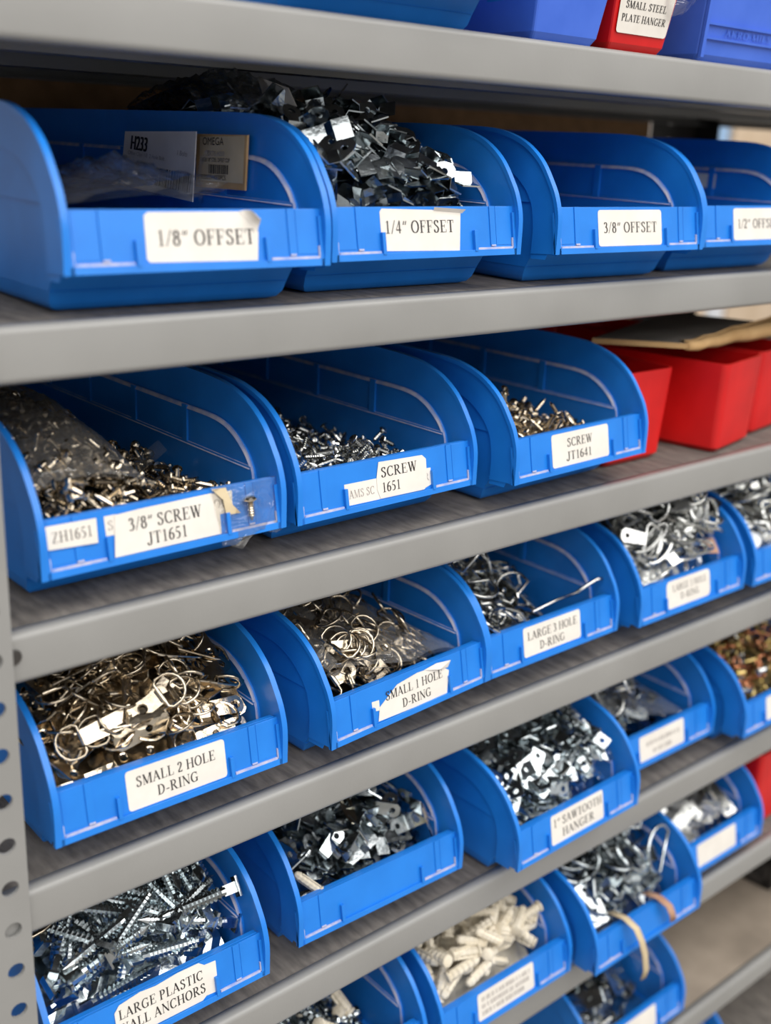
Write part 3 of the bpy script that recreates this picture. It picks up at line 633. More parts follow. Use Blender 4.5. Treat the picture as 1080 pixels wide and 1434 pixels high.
def m_strap(mat, Ls=0.032, w=0.0105, nh=2, nm='strap'):
    b = MB(); hl = [circ(-Ls / 2 + 0.0055 + k * (Ls - 0.017) / max(nh - 1, 1), 0, 0.0021) for k in range(nh)]
    out = [(-Ls / 2 + 0.003, -w / 2), (Ls / 2, -w / 2 * 0.8), (Ls / 2, w / 2 * 0.8), (-Ls / 2 + 0.003, w / 2), (-Ls / 2 + 0.0006, w * 0.3), (-Ls / 2, 0), (-Ls / 2 + 0.0006, -w * 0.3)]
    b.add(*flat_holes(out, hl, 0.0008))
    for hc in hl:   # raised eyelet round each hole
        b.strip([(p[0], p[1], 0.0004) for p in hc], [((p[0] - hc[0][0] + 0.0021) * 1.35 + hc[0][0] - 0.0021, p[1] * 1.35, 0.0009) for p in hc], closed=True)
    r = 0.0016; pa = []; pb = []
    for k in range(8):
        q = math.radians(-90 + 250 * k / 7); pa.append((Ls / 2 + r * math.cos(q), -w * 0.36, r + r * math.sin(q) - 0.0002)); pb.append((Ls / 2 + r * math.cos(q), w * 0.36, r + r * math.sin(q) - 0.0002))
    b.strip(pa, pb)
    return b.mesh(nm, [mat])
def m_dring(mat, Ls=0.032, w=0.020, wire=0.00095, nm='ring', rise=0.25):
    b = MB(); pts = []
    x0 = Ls / 2 + 0.0002; z0 = 0.0015
    pts += [(0, -w / 2 * 0.8), (0, 0), (0, w / 2 * 0.8), (0.0022, w / 2)]
    for k in range(9):
        q = math.radians(80 - 160 * k / 8); pts.append((0.0055 + w * 0.46 * math.cos(q), w / 2 * math.sin(q)))
    pts.append((0.0022, -w / 2))
    b.tube([(x0 + x * math.cos(rise), y, z0 + x * math.sin(rise)) for x, y in pts], wire, 6, closed=True)
    return b.mesh(nm, [mat])
def m_clip(mat, w=0.0115, a=0.013, o=0.006, c=0.010, hr=0.0021):
    b = MB(); th = 0.0009
    out = [(-a, -w / 2), (0, -w / 2), (0, w / 2), (-a, w / 2), (-a - w * 0.38, w * 0.32), (-a - w * 0.5, 0), (-a - w * 0.38, -w * 0.32)]
    vs, fs = flat_holes(out, [circ(-a + 0.001, 0, hr)], th); b.add(vs, fs)
    b.box(0, o * 0.9, -w / 2, w / 2, -th / 2, th / 2, fn=lambda x, y, z: (x * 0.55 , y, z + x * 1.0))
    zz = o * 0.9; xx = o * 0.9 * 0.55
    b.box(xx, xx + c, -w / 2, w / 2, zz - th / 2, zz + th / 2)
    me = b.mesh('clip', [mat]); me.transform(Matrix.Translation((a / 2 - 0.002, 0, -zz / 2))); return me
def m_saw(mat, Ls=0.034, w=0.0110):
    b = MB(); th = 0.0010; e = 0.0100
    for s in (-1, 1):
        out = rrect(-e / 2, e / 2, -w / 2, w / 2, 0.001, 2)
        vs, fs = flat_holes(out, [circ(0.0, 0, 0.0022, 10)], th)
        b.add([(x + s * (Ls / 2 - e / 2), y, z) for x, y, z in vs], fs)
    x0 = Ls / 2 - e; rz = 0.0032
    b.box(-x0 + 0.002, x0 - 0.002, -w / 2, w / 2 * 0.6, rz - th / 2, rz + th / 2)
    for k in range(5):
        xx = -x0 + 0.003 + k * (2 * x0 - 0.006) / 5; d = (2 * x0 - 0.006) / 5
        b.add([(xx, w * 0.3, rz), (xx + d, w * 0.3, rz), (xx + d / 2, w * 0.5, rz)], [(0, 1, 2)])
    for s in (-1, 1):
        b.add([(s * x0, -w / 2, 0), (s * x0, w / 2, 0), (s * (x0 - 0.002), w / 2 * 0.6, rz), (s * (x0 - 0.002), -w / 2, rz)], [(0, 1, 2, 3)])
    return b.mesh('sawtooth_hanger', [mat])
def m_plug(mat):
    b = MB(); b.lathe_x([(-0.014, 0.0020), (-0.0135, 0.0046), (-0.012, 0.0048), (-0.0115, 0.0036)] + thread(-0.0105, 0.012, 0.0032, 0.0039, 5) + [(0.013, 0.0026), (0.014, 0.0012)], 8)
    b.box(-0.011, 0.008, -0.0006, 0.0006, -0.0047, 0.0047)
    return b.mesh('wall_plug', [mat])
def m_key(mat):
    b = MB(); out = [(0.020 * math.cos(q) * (1 if math.cos(q) > 0 else 1), 0.0065 * math.sin(q) * (1.0 + 0.12 * math.cos(q))) for q in [2 * math.pi * k / 20 for k in range(20)]]
    vs, fs = flat_holes(out, [[(0.009 + 0.0065 * math.cos(2 * math.pi * k / 12), 0.0028 * math.sin(2 * math.pi * k / 12)) for k in range(12)]], 0.0012)
    b.add(vs, fs); return b.mesh('keyhole_hanger', [mat])
def m_ring(mat, w=0.034, wire=0.0013, nm='wire_ring'):
    b = MB(); pts = [(0.0, -w / 2 * 0.9), (0, w / 2 * 0.9)] + [(0.006 + w * 0.45 * math.cos(q), w / 2 * math.sin(q)) for q in [math.radians(85 - 170 * k / 10) for k in range(11)]]
    b.tube([(x - w * 0.3, y, 0) for x, y in pts], wire, 6, closed=True); return b.mesh(nm, [mat])
def m_link(mat, a=0.017, w=0.006, wire=0.0012):
    b = MB(); pts = [(a * math.cos(q), w * math.sin(q), 0.0015 * math.cos(2 * q)) for q in [2 * math.pi * k / 16 for k in range(16)]]
    b.tube(pts, wire, 6, closed=True); b.box(-a * 1.25, -a * 0.8, -0.0045, 0.0045, -0.0006, 0.0006); return b.mesh('wire_hanger', [mat])
def m_hook(mat):
    b = MB(); pts = [(-0.010, 0, 0), (-0.002, 0, 0), (0.002, 0.001, 0)] + [(0.006 - 0.005 * math.cos(q), 0.0048 * math.sin(q), 0) for q in [math.radians(20 + 250 * k / 8) for k in range(9)]]
    b.tube(pts, [0.0009] * 3 + [0.0012] * 9, 6); b.lathe_x([(-0.003, 0.0022), (-0.002, 0.0024), (-0.0018, 0.001)], 8); return b.mesh('cup_hook', [mat])
def m_bar(mat, Ls=0.045, w=0.010):
    b = MB(); vs, fs = flat_holes(rrect(-Ls / 2, Ls / 2, -w / 2, w / 2, 0.002, 3), [circ(-Ls / 2 + 0.005, 0, 0.002), circ(Ls / 2 - 0.005, 0, 0.002)], 0.0016)
    b.add(vs, fs); return b.mesh('plate', [mat])

# ------------------------------------------------------------------ heaps: pieces dropped one by one onto a height field
def foot(hx, hy):
    return np.array([(x, y) for x in np.linspace(-hx, hx, 5) for y in ((-hy, hy) if hy > 0.003 else (0.0,))])
def foot2(x0, x1, hy): return np.array([(x, y) for x in np.linspace(x0, x1, 6) for y in (-hy, hy)])
def yaw_for(y, y0): return random.uniform(0, 6.283) if y > y0 + 0.022 else random.choice((0, math.pi)) + random.gauss(0, 0.22 + 0.5 * max(0, (y - y0 - 0.006)) / 0.016)
class Heap:
    def __init__(s, hf, y0=0.012, y1=0.24, xw=0.0615):
        s.res = 0.002; s.xw = xw; s.y0, s.y1 = y0, y1; s.hf = hf
        s.nx = int(2 * xw / s.res) + 1; s.ny = int((y1 - y0) / s.res) + 1
        X, Y = np.meshgrid(np.linspace(-xw, xw, s.nx), np.linspace(y0, y1, s.ny), indexing='ij')
        s.X, s.Y = X, Y; s.T = np.vectorize(hf)(X, Y); s.H = s.T.copy()
    def idx(s, P):
        i = np.clip(((P[:, 0] + s.xw) / s.res).round().astype(int), 0, s.nx - 1); j = np.clip(((P[:, 1] - s.y0) / s.res).round().astype(int), 0, s.ny - 1)
        return i, j
    def drop(s, x, y, yaw, ft_, th, tilt=0.15, slop=0.0015, roll=0.0, over=0.012, zmax=0.112):
        c, sn = math.cos(yaw), math.sin(yaw); Q = np.c_[x + ft_[:, 0] * c - ft_[:, 1] * sn, y + ft_[:, 0] * sn + ft_[:, 1] * c]
        if (abs(Q[:, 0]) > s.xw + 0.0005).any() or (Q[:, 1] < s.y0 - 0.001).any(): return None
        i, j = s.idx(Q); h = s.H[i, j]
        if (Q[:, 1] < 0.0105 + 0.32 * np.maximum(0, 0.044 - h) + 0.6 * np.maximum(0, 0.034 - h)).any(): return None
        A = np.c_[np.ones(len(Q)), Q[:, 0] - x, Q[:, 1] - y]
        k = np.linalg.lstsq(A, h, rcond=None)[0]
        g = k[1:]; gm = math.hypot(*g)
        if gm > 0.75: g = g * 0.75 / gm
        g = g + rng.normal(0, tilt, 2)
        pl = g[0] * A[:, 1] + g[1] * A[:, 2]; z = np.max(h - slop - pl)
        z = max(z, k[0] - slop)
        if z > s.hf(x, y) + over or z + np.max(pl) > zmax: return None
        zz = z + pl + th; di = [(0, 0), (1, 0), (-1, 0), (0, 1), (0, -1)]
        for a_, b_ in di:
            ii = np.clip(i + a_, 0, s.nx - 1); jj = np.clip(j + b_, 0, s.ny - 1)
            np.maximum.at(s.H, (ii, jj), zz)
        N = Vector((-g[0], -g[1], 1)).normalized(); xa = Vector((c, sn, g[0] * c + g[1] * sn)).normalized(); ya = N.cross(xa).normalized(); xa = ya.cross(N)
        M = Matrix.Identity(4)
        for q in range(3): M[q][0] = xa[q]; M[q][1] = ya[q]; M[q][2] = N[q]
        M = M @ Matrix.Rotation(roll, 4, 'X'); M.translation = (x, y, z + th * 0.5)
        return M
def place(M, key): return BINS[key][1] @ M
def fill_mesh(key, heap, protos, fts, th, n, mats, label, base_mat, sub=0.008, name='hardware_fill', roll='any', y1=0.22):
    """the packed lower layer of a bin: joined, below the pieces that can be told apart"""
    b = MB(); st = 3
    j0 = int(0.015 / heap.res) if heap.y0 < 0.02 else 0
    gx = heap.X[::st, j0::st]; H0 = heap.T[::st, j0::st] - sub; gy = heap.Y[::st, j0::st]
    vs = [(gx[i, j], gy[i, j], max(0.0112, 0.0228 - (gy[i, j] - 0.0232) * 1.45, H0[i, j] - 0.016 - 0.8 * max(0, 0.040 - gy[i, j]) + random.uniform(-0.0015, 0.0015))) for i in range(gx.shape[0]) for j in range(gx.shape[1])]
    ny = gx.shape[1]
    b.add(vs, [(i * ny + j, i * ny + j + 1, (i + 1) * ny + j + 1, (i + 1) * ny + j) for i in range(gx.shape[0] - 1) for j in range(ny - 1)], 0)
    heap.H = np.maximum(heap.T - sub - 0.007, 0.011); n = int(n * 1.7)
    k = 0
    for t in range(n * 5):
        if k >= n: break
        q = random.randrange(len(protos))
        yy_ = heap.y0 + (y1 - heap.y0) * random.random() ** 1.2
        M = heap.drop(random.uniform(-0.06, 0.06), yy_, yaw_for(yy_, heap.y0), fts[q], th[q], 0.25, 0.002, roll=random.uniform(0, 6.28) if roll == 'any' else random.choice((0, math.pi)) + random.gauss(0, 0.3), over=0.0)
        if M is None: continue
        b.join_mesh(protos[q], M, 0 if len(mats) == 1 else q % len(mats)); k += 1
    o = obj(name, b.mesh(name, mats, fix=False), mat=BINS[key][1].copy())
    tag(o, label, 'hardware', kind='stuff')
    return o
def zone(x, y):
    return ('front ' if y < 0.045 else 'middle ' if y < 0.085 else 'back ') + ('left' if x < -0.022 else 'right' if x > 0.022 else 'centre')
def pour(key, heap, name, protos, fts, th, n, label, cat_, group, child=None, tilt=0.2, roll='any', y1=0.2, over=0.014, bias=1.3, slop=0.0015, steep=0.0, region=None):
    k = 0; out = []
    for t in range(n * 16):
        if k >= n: break
        q = random.randrange(len(protos))
        x = random.uniform(-0.06, 0.06); y = heap.y0 + (y1 - heap.y0) * random.random() ** bias
        if region and not region(x, y): continue
        rl = random.uniform(0, 6.283) if roll == 'any' else random.choice((0, math.pi)) + random.gauss(0, 0.35 if roll == 'flat' else roll)
        M = heap.drop(x, y, yaw_for(y, heap.y0), fts[q], th[q], tilt + (steep if random.random() < 0.25 else 0), slop, rl, over)
        if M is None: continue
        o = obj(name, protos[q], mat=place(M, key)); tag(o, label + ', ' + zone(x, y), cat_, group)
        if child:
            c = obj(child[0], child[1][q] if isinstance(child[1], list) else child[1], o)
            c.rotation_euler = (0, random.uniform(-0.05, 0.04), 0)
        k += 1; out.append(o)
    return out
def film(key, name, label, hf, xs, ys, mat='film', wr=0.0015, seed=1, cat_='bag', shape=None, thick=None):
    """a clear bag lying over its contents: crumpled top skin closed by a lower skin"""
    r = random.Random(seed); b = MB(); nx, ny = 30, 34; top = []; bot = []
    ph = [r.uniform(0, 6.28) for _ in range(8)]
    for i in range(nx):
        for j in range(ny):
            u, v = i / (nx - 1), j / (ny - 1)
            x = xs[0] + (xs[1] - xs[0]) * u; y = ys[0] + (ys[1] - ys[0]) * v
            if shape: x, y = shape(u, v, x, y)
            w = sum(math.sin(ph[q] + (u * math.cos(q * 1.3) + v * math.sin(q * 1.7)) * (9 + 5 * q)) / (1 + 0.4 * q) for q in range(8)) * wr * 0.3 + sum(abs(math.sin(ph[q] * 2 + (u * math.sin(q * 2.1 + 0.4) + v * math.cos(q * 1.1)) * (6 + 4 * q))) for q in range(4)) * wr * 0.35 + r.uniform(-wr, wr) * 0.25
            z = hf(x, y)
            e = min(1, 6 * min(u, 1 - u, v, 1 - v) + 0.0)
            top.append((x, y, z + w * (0.4 + 0.6 * e) - 0.004 * (1 - e))); bot.append((x, y, z - 0.0045 - (0.004 if thick is None else thick) * e))
    fs = [(i * ny + j, i * ny + j + 1, (i + 1) * ny + j + 1, (i + 1) * ny + j) for i in range(nx - 1) for j in range(ny - 1)]
    b.add(top, fs, 0, True)
    o = obj(name, b.mesh(name, [MAT[mat]]), mat=BINS[key][1].copy()); tag(o, label, cat_)
    b = MB(); b.add(bot, fs, 0, True); obj('lower_skin', b.mesh('lower_skin', [MAT[mat]]), o)
    return o

Z_, NK, SL = MAT['zinc'], MAT['nickel'], MAT['steel']
screw_nk = m_screw(NK); screw_st = m_screw(SL, 0.011); f_screw = foot(0.006, 0.002); t_screw = 0.003

# --- A: crumpled bag and two cards
def hA(x, y): return 0.052 + 0.010 * math.exp(-((x + 0.01) / 0.03) ** 2 - ((y - 0.07) / 0.04) ** 2) + 0.012 * max(0, (x - 0.01) / 0.03) * math.exp(-((y - 0.06) / 0.05) ** 2)
film('A', 'plastic_bag', 'crumpled clear empty bag lying in the 1/8 inch offset bin', hA, (-0.055, 0.032), (0.035, 0.18), 'film2', 0.005, 5)
b = MB(); vs = []; fs = []
for i in range(14):
    t = i / 13; vs += [(0.030 + 0.012 * t, 0.060 + 0.016 * math.sin(t * 2), 0.046 + 0.026 * t + 0.0006 * (i % 2)), (0.024 + 0.012 * t, 0.045 + 0.016 * math.sin(t * 2), 0.048 + 0.024 * t + 0.0006 * (i % 2))]
    if i: fs.append((2 * i - 2, 2 * i - 1, 2 * i + 1, 2 * i))
b.add(vs, fs); o = obj('bag_seal', b.mesh('bag_seal', [MAT['film2']]), mat=BINS['A'][1].copy()); tag(o, 'ridged clear zip seal strip beside the crumpled bag', 'bag seal')
def card(key, name, label, p, mat, th=0.0006):
    """card standing in a bin: p = four corners bl, br, tr, tl (local)"""
    p = [Vector(q) for q in p]; n = (p[1] - p[0]).cross(p[3] - p[0]).normalized() * th
    b = MB(); b.add([tuple(q) for q in p] + [tuple(q + n) for q in p], [(0, 1, 2, 3), (4, 7, 6, 5), (0, 4, 5, 1), (1, 5, 6, 2), (2, 6, 7, 3), (3, 7, 4, 0)])
    o = obj(name, b.mesh(name, [MAT[mat]]), mat=BINS[key][1].copy()); tag(o, label, 'card')
    def fn(u, v, k=0.0004):
        q = p[0] + (p[1] - p[0]) * u + (p[3] - p[0]) * v; nn = n.normalized()
        return q + n + nn * k
    return o, fn
def sans(txt, parent, fn, u0, v0, size, asp, mat, name='print'):
    cu = bpy.data.curves.new('t', 'FONT'); cu.body = txt; cu.size = 1.0
    t = bpy.data.objects.new('tmp', cu); COL.objects.link(t); dg = bpy.context.evaluated_depsgraph_get()
    me = bpy.data.meshes.new_from_object(t.evaluated_get(dg)); bpy.data.objects.remove(t); bpy.data.curves.remove(cu)
    b = MB(); b.add([fn(u0 + v.co.x * size * asp, v0 + v.co.y * size) for v in me.vertices], [tuple(p_.vertices) for p_ in me.polygons])
    return obj(name, b.mesh(name, [mat], fix=False), parent)
def barcode(parent, fn, u0, u1, v0, v1, n=26, seed=2):
    r = random.Random(seed); b = MB(); u = u0
    while u < u1:
        w = (u1 - u0) / n * r.choice((0.4, 0.4, 0.8, 1.2)); b.add([fn(u, v0), fn(u + w, v0), fn(u + w, v1), fn(u, v1)], [(0, 1, 2, 3)]); u += w + (u1 - u0) / n * r.choice((0.5, 0.5, 0.9))
    obj('barcode', b.mesh('barcode', [MAT['ink']], fix=False), parent)
xa = 0.057
o, fn = card('A', 'paper_card', 'white H233 paper card with barcode standing in the 1/8 inch offset bin', [(xa, 0.204, 0.048), (xa - 0.003, 0.109, 0.044), (xa - 0.003, 0.104, 0.0813), (xa, 0.195, 0.0795)], 'paper')
[sans('H233', o, fn, 0.10 + d_, 0.70, 0.36, 0.30, MAT['ink']) for d_ in (0.0, 0.006, 0.012)]; sans('Offset Clips 1/8  2 Hole Bolt', o, fn, 0.08, 0.60, 0.10, 0.44, MAT['ink_faint']); sans('1 Bolts', o, fn, 0.74, 0.74, 0.12, 0.4, MAT['ink_faint'])
barcode(o, fn, 0.50, 0.95, 0.14, 0.46); sans('DATE  02/10/20\nBatch      207', o, fn, 0.06, 0.38, 0.13, 0.4, MAT['ink_faint'])
xa = 0.0640
o, fn = card('A', 'cardboard_tag', 'brown card with yellowed printed label against the bin side', [(xa, 0.1215, 0.0515), (xa, 0.0695, 0.0525), (xa, 0.0670, 0.0806), (xa, 0.1200, 0.0800)], 'cardboard', 0.0012)
b = MB(); b.add([fn(0.07, 0.13, 0.0002), fn(0.97, 0.12, 0.0002), fn(0.98, 0.97, 0.0002), fn(0.08, 0.95, 0.0002)], [(0, 1, 2, 3)]); obj('printed_label', b.mesh('printed_label', [MAT['paper2']]), o)
sans('OMEGA', o, fn, 0.14, 0.80, 0.20, 0.62, MAT['ink']); sans('CURTIS H233', o, fn, 0.20, 0.60, 0.13, 0.52, MAT['ink_faint']); sans('3/8/03B 1/8" STEEL OFFSET CLIP', o, fn, 0.10, 0.49, 0.105, 0.42, MAT['ink'])
barcode(o, fn, 0.28, 0.66, 0.27, 0.44, 22, 4); sans('5020035  1000PCS.', o, fn, 0.11, 0.16, 0.13, 0.52, MAT['ink'])

# --- B: offset clips
clip = m_clip(Z_); clip2 = m_clip(Z_, 0.0105, 0.010, 0.0045, 0.012)
def hB(x, y): return min(0.083, 0.036 + 0.46 * y + 0.22 * (0.02 - x) * min(1, y / 0.05)) - 0.25 * max(0, y - 0.15)
h = Heap(hB, y1=0.26); ftc = foot(0.012, 0.005)
fill_mesh('B', h, [clip, clip2], [ftc, ftc], [0.004, 0.004], 130, [Z_], 'packed zinc offset clips under the heap, 1/4 inch offset bin', Z_, y1=0.25)
pour('B', h, 'offset_clip', [clip, clip2], [ftc, ftc], [0.004, 0.004], 150, 'zinc Z-shaped offset clip in the heap, 1/4 inch offset bin', 'clip', 'clips in the 1/4 inch bin', tilt=0.2, roll=0.45, y1=0.17, steep=0.5, slop=0.002)
def hBb(x, y): return 0.094 + 0.014 * math.sin(math.pi * min(1, max(0, (y - 0.065) / 0.16))) + 0.003 * math.sin(60 * x)
film('B', 'plastic_bag', 'dim plastic bag with white tag behind the heaped offset clips', hBb, (-0.066, -0.012), (0.070, 0.23), 'film2', 0.006, 9)
o, fn = card('B', 'paper_tag', 'white tag on the bag behind the offset clips', [(-0.046, 0.098, 0.1015), (-0.046, 0.066, 0.0965), (-0.046, 0.074, 0.1060), (-0.046, 0.104, 0.1120)], 'paper')

# --- C: a few leftovers
h = Heap(lambda x, y: 0.0125, y0=0.04); ftc = foot(0.012, 0.005)
pour('C', h, 'offset_clip', [clip], [ftc], [0.004], 12, 'leftover offset clip on the floor of the 3/8 inch bin', 'clip', 'clips in the 3/8 inch bin', y1=0.3, over=0.03)

# --- E: screws and a bag of screws
def hE(x, y): return 0.026 + 0.012 * max(0, (0.045 - x) / 0.1) + 0.008 * math.exp(-((y - 0.12) / 0.05) ** 2) + 0.010 * math.exp(-((y - 0.02) / 0.03) ** 2)
h = Heap(hE)
fill_mesh('E', h, [screw_nk], [f_screw], [t_screw], 420, [NK], 'packed nickel screws under the bag, ZH1651 bin', NK, sub=0.006, y1=0.2)
LB = 'short nickel pan-head screw lying loose in the ZH1651 bin'
pour('E', h, 'wood_screw', [screw_nk], [f_screw], [t_screw], 130, LB, 'screw', 'screws in the ZH1651 bin', tilt=0.25, y1=0.19, region=lambda x, y: x > -0.012 or y < 0.045)
def hEb(x, y):
    u = (x + 0.062) / 0.075; v = (y - 0.03) / 0.17
    return 0.046 + 0.036 * max(0, math.sin(math.pi * min(1, max(0, 0.12 + u * 0.86)))) ** 0.7 * max(0, math.sin(math.pi * min(1, max(0, 0.08 + v * 0.75)))) ** 0.6 + 0.008 * (0.5 - u)
b = MB(); hb_ = Heap(lambda x, y: hEb(x, y) - 0.007, y0=0.032, y1=0.2); hb_.H -= 0.004; k = 0
for t in range(2500):
    if k > 460: break
    x = random.uniform(-0.0605, 0.008); y = random.uniform(0.035, 0.195)
    M = hb_.drop(x, y, random.uniform(0, 6.28), f_screw, t_screw, 0.4, 0.002, random.uniform(0, 6.28), 0.003)
    if M is None: continue
    b.join_mesh(screw_nk, M); k += 1
vs = []; nx, ny = 16, 30
for i in range(nx):
    for j in range(ny):
        x = -0.061 + 0.07 * i / (nx - 1); y = 0.034 + 0.165 * j / (ny - 1); vs.append((x, y, hEb(x, y) - 0.0125 + random.uniform(-0.001, 0.001)))
b.add(vs, [(i * ny + j, i * ny + j + 1, (i + 1) * ny + j + 1, (i + 1) * ny + j) for i in range(nx - 1) for j in range(ny - 1)])
o = obj('bagged_screws', b.mesh('bagged_screws', [NK], fix=False), mat=BINS['E'][1].copy()); tag(o, 'hundreds of nickel screws packed inside the clear bag', 'hardware', kind='stuff')
bgE = film('E', 'screw_bag', 'clear plastic bag stuffed with nickel screws in the ZH1651 bin', hEb, (-0.0615, 0.0115), (0.030, 0.20), 'film', 0.0030, 3, thick=0.012)
b = MB(); vs = []; fs = []
for i in range(10):
    t = i / 9; x = 0.006 + 0.016 * t; y = 0.052 - 0.006 * t; z = 0.047 + 0.014 * t
    vs += [(x, y - 0.004, z), (x + 0.001, y + 0.007, z + 0.003)]
    if i: fs.append((2 * i - 2, 2 * i - 1, 2 * i + 1, 2 * i))
b.add(vs, fs); obj('seal_strip', b.mesh('seal_strip', [MAT['film2']]), bgE)
# sample screw taped to the plate
o = obj('sample_screw', screw_nk, BINS['E'][0]); o.matrix_local = Matrix.Translation(pt(0.0478, 0.0335, 0.0028)) @ Matrix.Rotation(math.pi / 2 - 0.12, 4, 'Y') @ Matrix.Scale(1.15, 4)

# --- F, G: screws
def hF(x, y): return 0.030 + 0.02 * max(0, (0.05 - x) / 0.11) + 0.03 * max(0, (y - 0.06)) * max(0, (0.06 - x) / 0.12) * 4 + 0.004 * math.exp(-((y - 0.015) / 0.02) ** 2)
h = Heap(hF)
fill_mesh('F', h, [screw_st], [f_screw], [t_screw], 380, [SL], 'packed steel screws beneath the top ones, patched label bin', SL, sub=0.006, y1=0.22)
pour('F', h, 'wood_screw', [screw_st], [f_screw], [t_screw], 150, 'short steel screw piled in the bin with the patched label', 'screw', 'screws in the patched label bin', tilt=0.4, y1=0.22)
def hG(x, y): return 0.032 + 0.014 * math.exp(-((y - 0.10) / 0.06) ** 2) * max(0, (0.055 - x) / 0.1) + 0.012 * math.exp(-((x + 0.02) / 0.04) ** 2 - ((y - 0.06) / 0.05) ** 2)
h = Heap(hG)
fill_mesh('G', h, [screw_nk], [f_screw], [t_screw], 300, [NK], 'packed screws beneath the top ones, JT1641 bin', NK, sub=0.006, y1=0.2)
pour('G', h, 'wood_screw', [screw_nk], [f_screw], [t_screw], 110, 'short nickel screw piled in the JT1641 bin', 'screw', 'screws in the JT1641 bin', tilt=0.45, y1=0.2)

# --- H: two-hole D-ring straps
strapH = m_strap(NK); ringH = m_dring(NK, 0.032, 0.0175, 0.00085, rise=0.12); ftH = foot2(-0.016, 0.028, 0.0055)
def hH(x, y): return min(0.078, 0.038 + 0.44 * y + 0.006 * math.exp(-((x) / 0.03) ** 2))
h = Heap(hH)
cmb = MB(); cmb.join_mesh(strapH, Matrix.Identity(4)); cmb.join_mesh(ringH, Matrix.Identity(4)); comboH = cmb.mesh('strap_ring', [NK])
fill_mesh('H', h, [comboH], [ftH], [0.0022], 130, [NK], 'packed D-ring straps under the top ones, small 2 hole bin', NK, y1=0.2, roll='flat')
pour('H', h, 'd_ring_strap', [strapH], [ftH], [0.0022], 150, 'nickel two-hole D-ring strap in the small 2 hole bin', 'D-ring hanger', 'straps in the small 2 hole bin', ('ring', ringH), tilt=0.17, roll=0.4, y1=0.19, steep=0.4, slop=0.003, bias=1.15)
for (x, y, z, ya, rl, pi_, lab) in ((-0.054, 0.028, 0.050, 1.95, 0.25, 0.35, 'nickel strap propped against the left rim of small 2 hole bin'), (-0.006, 0.030, 0.052, -0.75, 0.1, 0.2, 'nickel strap slanting down to the small 2 hole label'), (0.040, 0.075, 0.070, 2.2, 0.5, 0.5, 'nickel strap raised at the right back of small 2 hole heap'), (0.022, 0.070, 0.068, 1.6, 0.2, 0.35, 'nickel strap pointing backwards in middle of small 2 hole heap')):
    M = Matrix.Translation((x, y, z)) @ Matrix.Rotation(ya, 4, 'Z') @ Matrix.Rotation(-pi_, 4, 'Y') @ Matrix.Rotation(rl, 4, 'X')
    o = obj('d_ring_strap', strapH, mat=place(M, 'H')); tag(o, lab, 'D-ring hanger', 'straps in the small 2 hole bin'); obj('ring', ringH, o)

# --- I: bag of one-hole D-rings
strapI = m_strap(NK, 0.017, 0.010, 1); ringI = m_dring(NK, 0.017, 0.018, 0.0009, rise=0.12); ftI = foot2(-0.0085, 0.020, 0.006)
def hI(x, y): return 0.032 + 0.018 * max(0, (0.06 - x) / 0.12) + 0.20 * y * (0.65 - x * 5) * 0.9
h = Heap(hI)
cmb = MB(); cmb.join_mesh(strapI, Matrix.Identity(4)); cmb.join_mesh(ringI, Matrix.Identity(4)); comboI = cmb.mesh('strap_ring', [NK])
regI = lambda x, y: x < 0.047 - 0.15 * (y - 0.03)
fill_mesh('I', h, [comboI], [ftI], [0.002], 120, [NK], 'packed one-hole D-rings at the bottom of the bag', NK, y1=0.2, roll='flat')
pour('I', h, 'd_ring_strap', [strapI], [ftI], [0.002], 110, 'nickel one-hole D-ring inside the clear bag', 'D-ring hanger', 'bagged one-hole D-rings', ('ring', ringI), tilt=0.17, roll=0.4, y1=0.19, steep=0.35, slop=0.003, region=regI)
film('I', 'ring_bag', 'clear plastic bag of one-hole D-rings in the torn-label bin', lambda x, y: hI(x, y) + 0.0125, (-0.0615, 0.056), (0.014, 0.2), 'film', 0.0045, 4, thick=0.02,
     shape=lambda u, v, x, y: (x - 0.15 * max(0, y - 0.03) * u, y + 0.004 * math.sin(9 * u)))

# --- J, K, L
strapJ = m_strap(SL, 0.042, 0.0125, 3); ringJ = m_dring(SL, 0.042, 0.026, 0.0012, rise=0.3); ftJ = foot2(-0.021, 0.036, 0.008)
def hJ(x, y): return 0.014 + 0.05 * max(0, (0.04 - x) / 0.1) + 0.10 * y * max(0.2, (0.05 - x) / 0.1)
h = Heap(hJ)
ringL = m_ring(SL, 0.026, 0.0012)
fill_mesh('J', h, [strapJ, ringL], [ftJ, ftI], [0.003, 0.002], 50, [SL], 'packed large D-ring hangers lower in the 3 hole bin', SL, y1=0.2, roll='flat')
pour('J', h, 'd_ring_strap', [strapJ], [ftJ], [0.003], 34, 'large three-hole D-ring strap in the 3 hole bin', 'D-ring hanger', 'straps in the large 3 hole bin', ('ring', ringJ), tilt=0.25, roll=0.4, y1=0.19, steep=0.35, slop=0.004, over=0.03)
pour('J', h, 'wire_ring', [ringL], [ftI], [0.002], 16, 'loose steel wire ring in the 3 hole D-ring bin', 'ring', 'rings in the large 3 hole bin', tilt=0.5, roll=0.45, y1=0.15, slop=0.004, over=0.03)
b = MB(); b.tube([(-0.01, 0.016, 0.050), (0.018, 0.018, 0.0515), (0.040, 0.018, 0.052)], 0.0012, 6); b.tube([(0.040, 0.018, 0.0518), (0.052, 0.017, 0.056), (0.060, 0.016, 0.0585), (0.064, 0.014, 0.0585)], 0.0015, 6)
o = obj('wire_hook', b.mesh('wire_hook', [SL]), mat=BINS['J'][1].copy()); tag(o, 'long thin wire hook resting on the 3 hole bin front', 'hook')
link = m_link(SL); ftK = foot(0.017, 0.004)
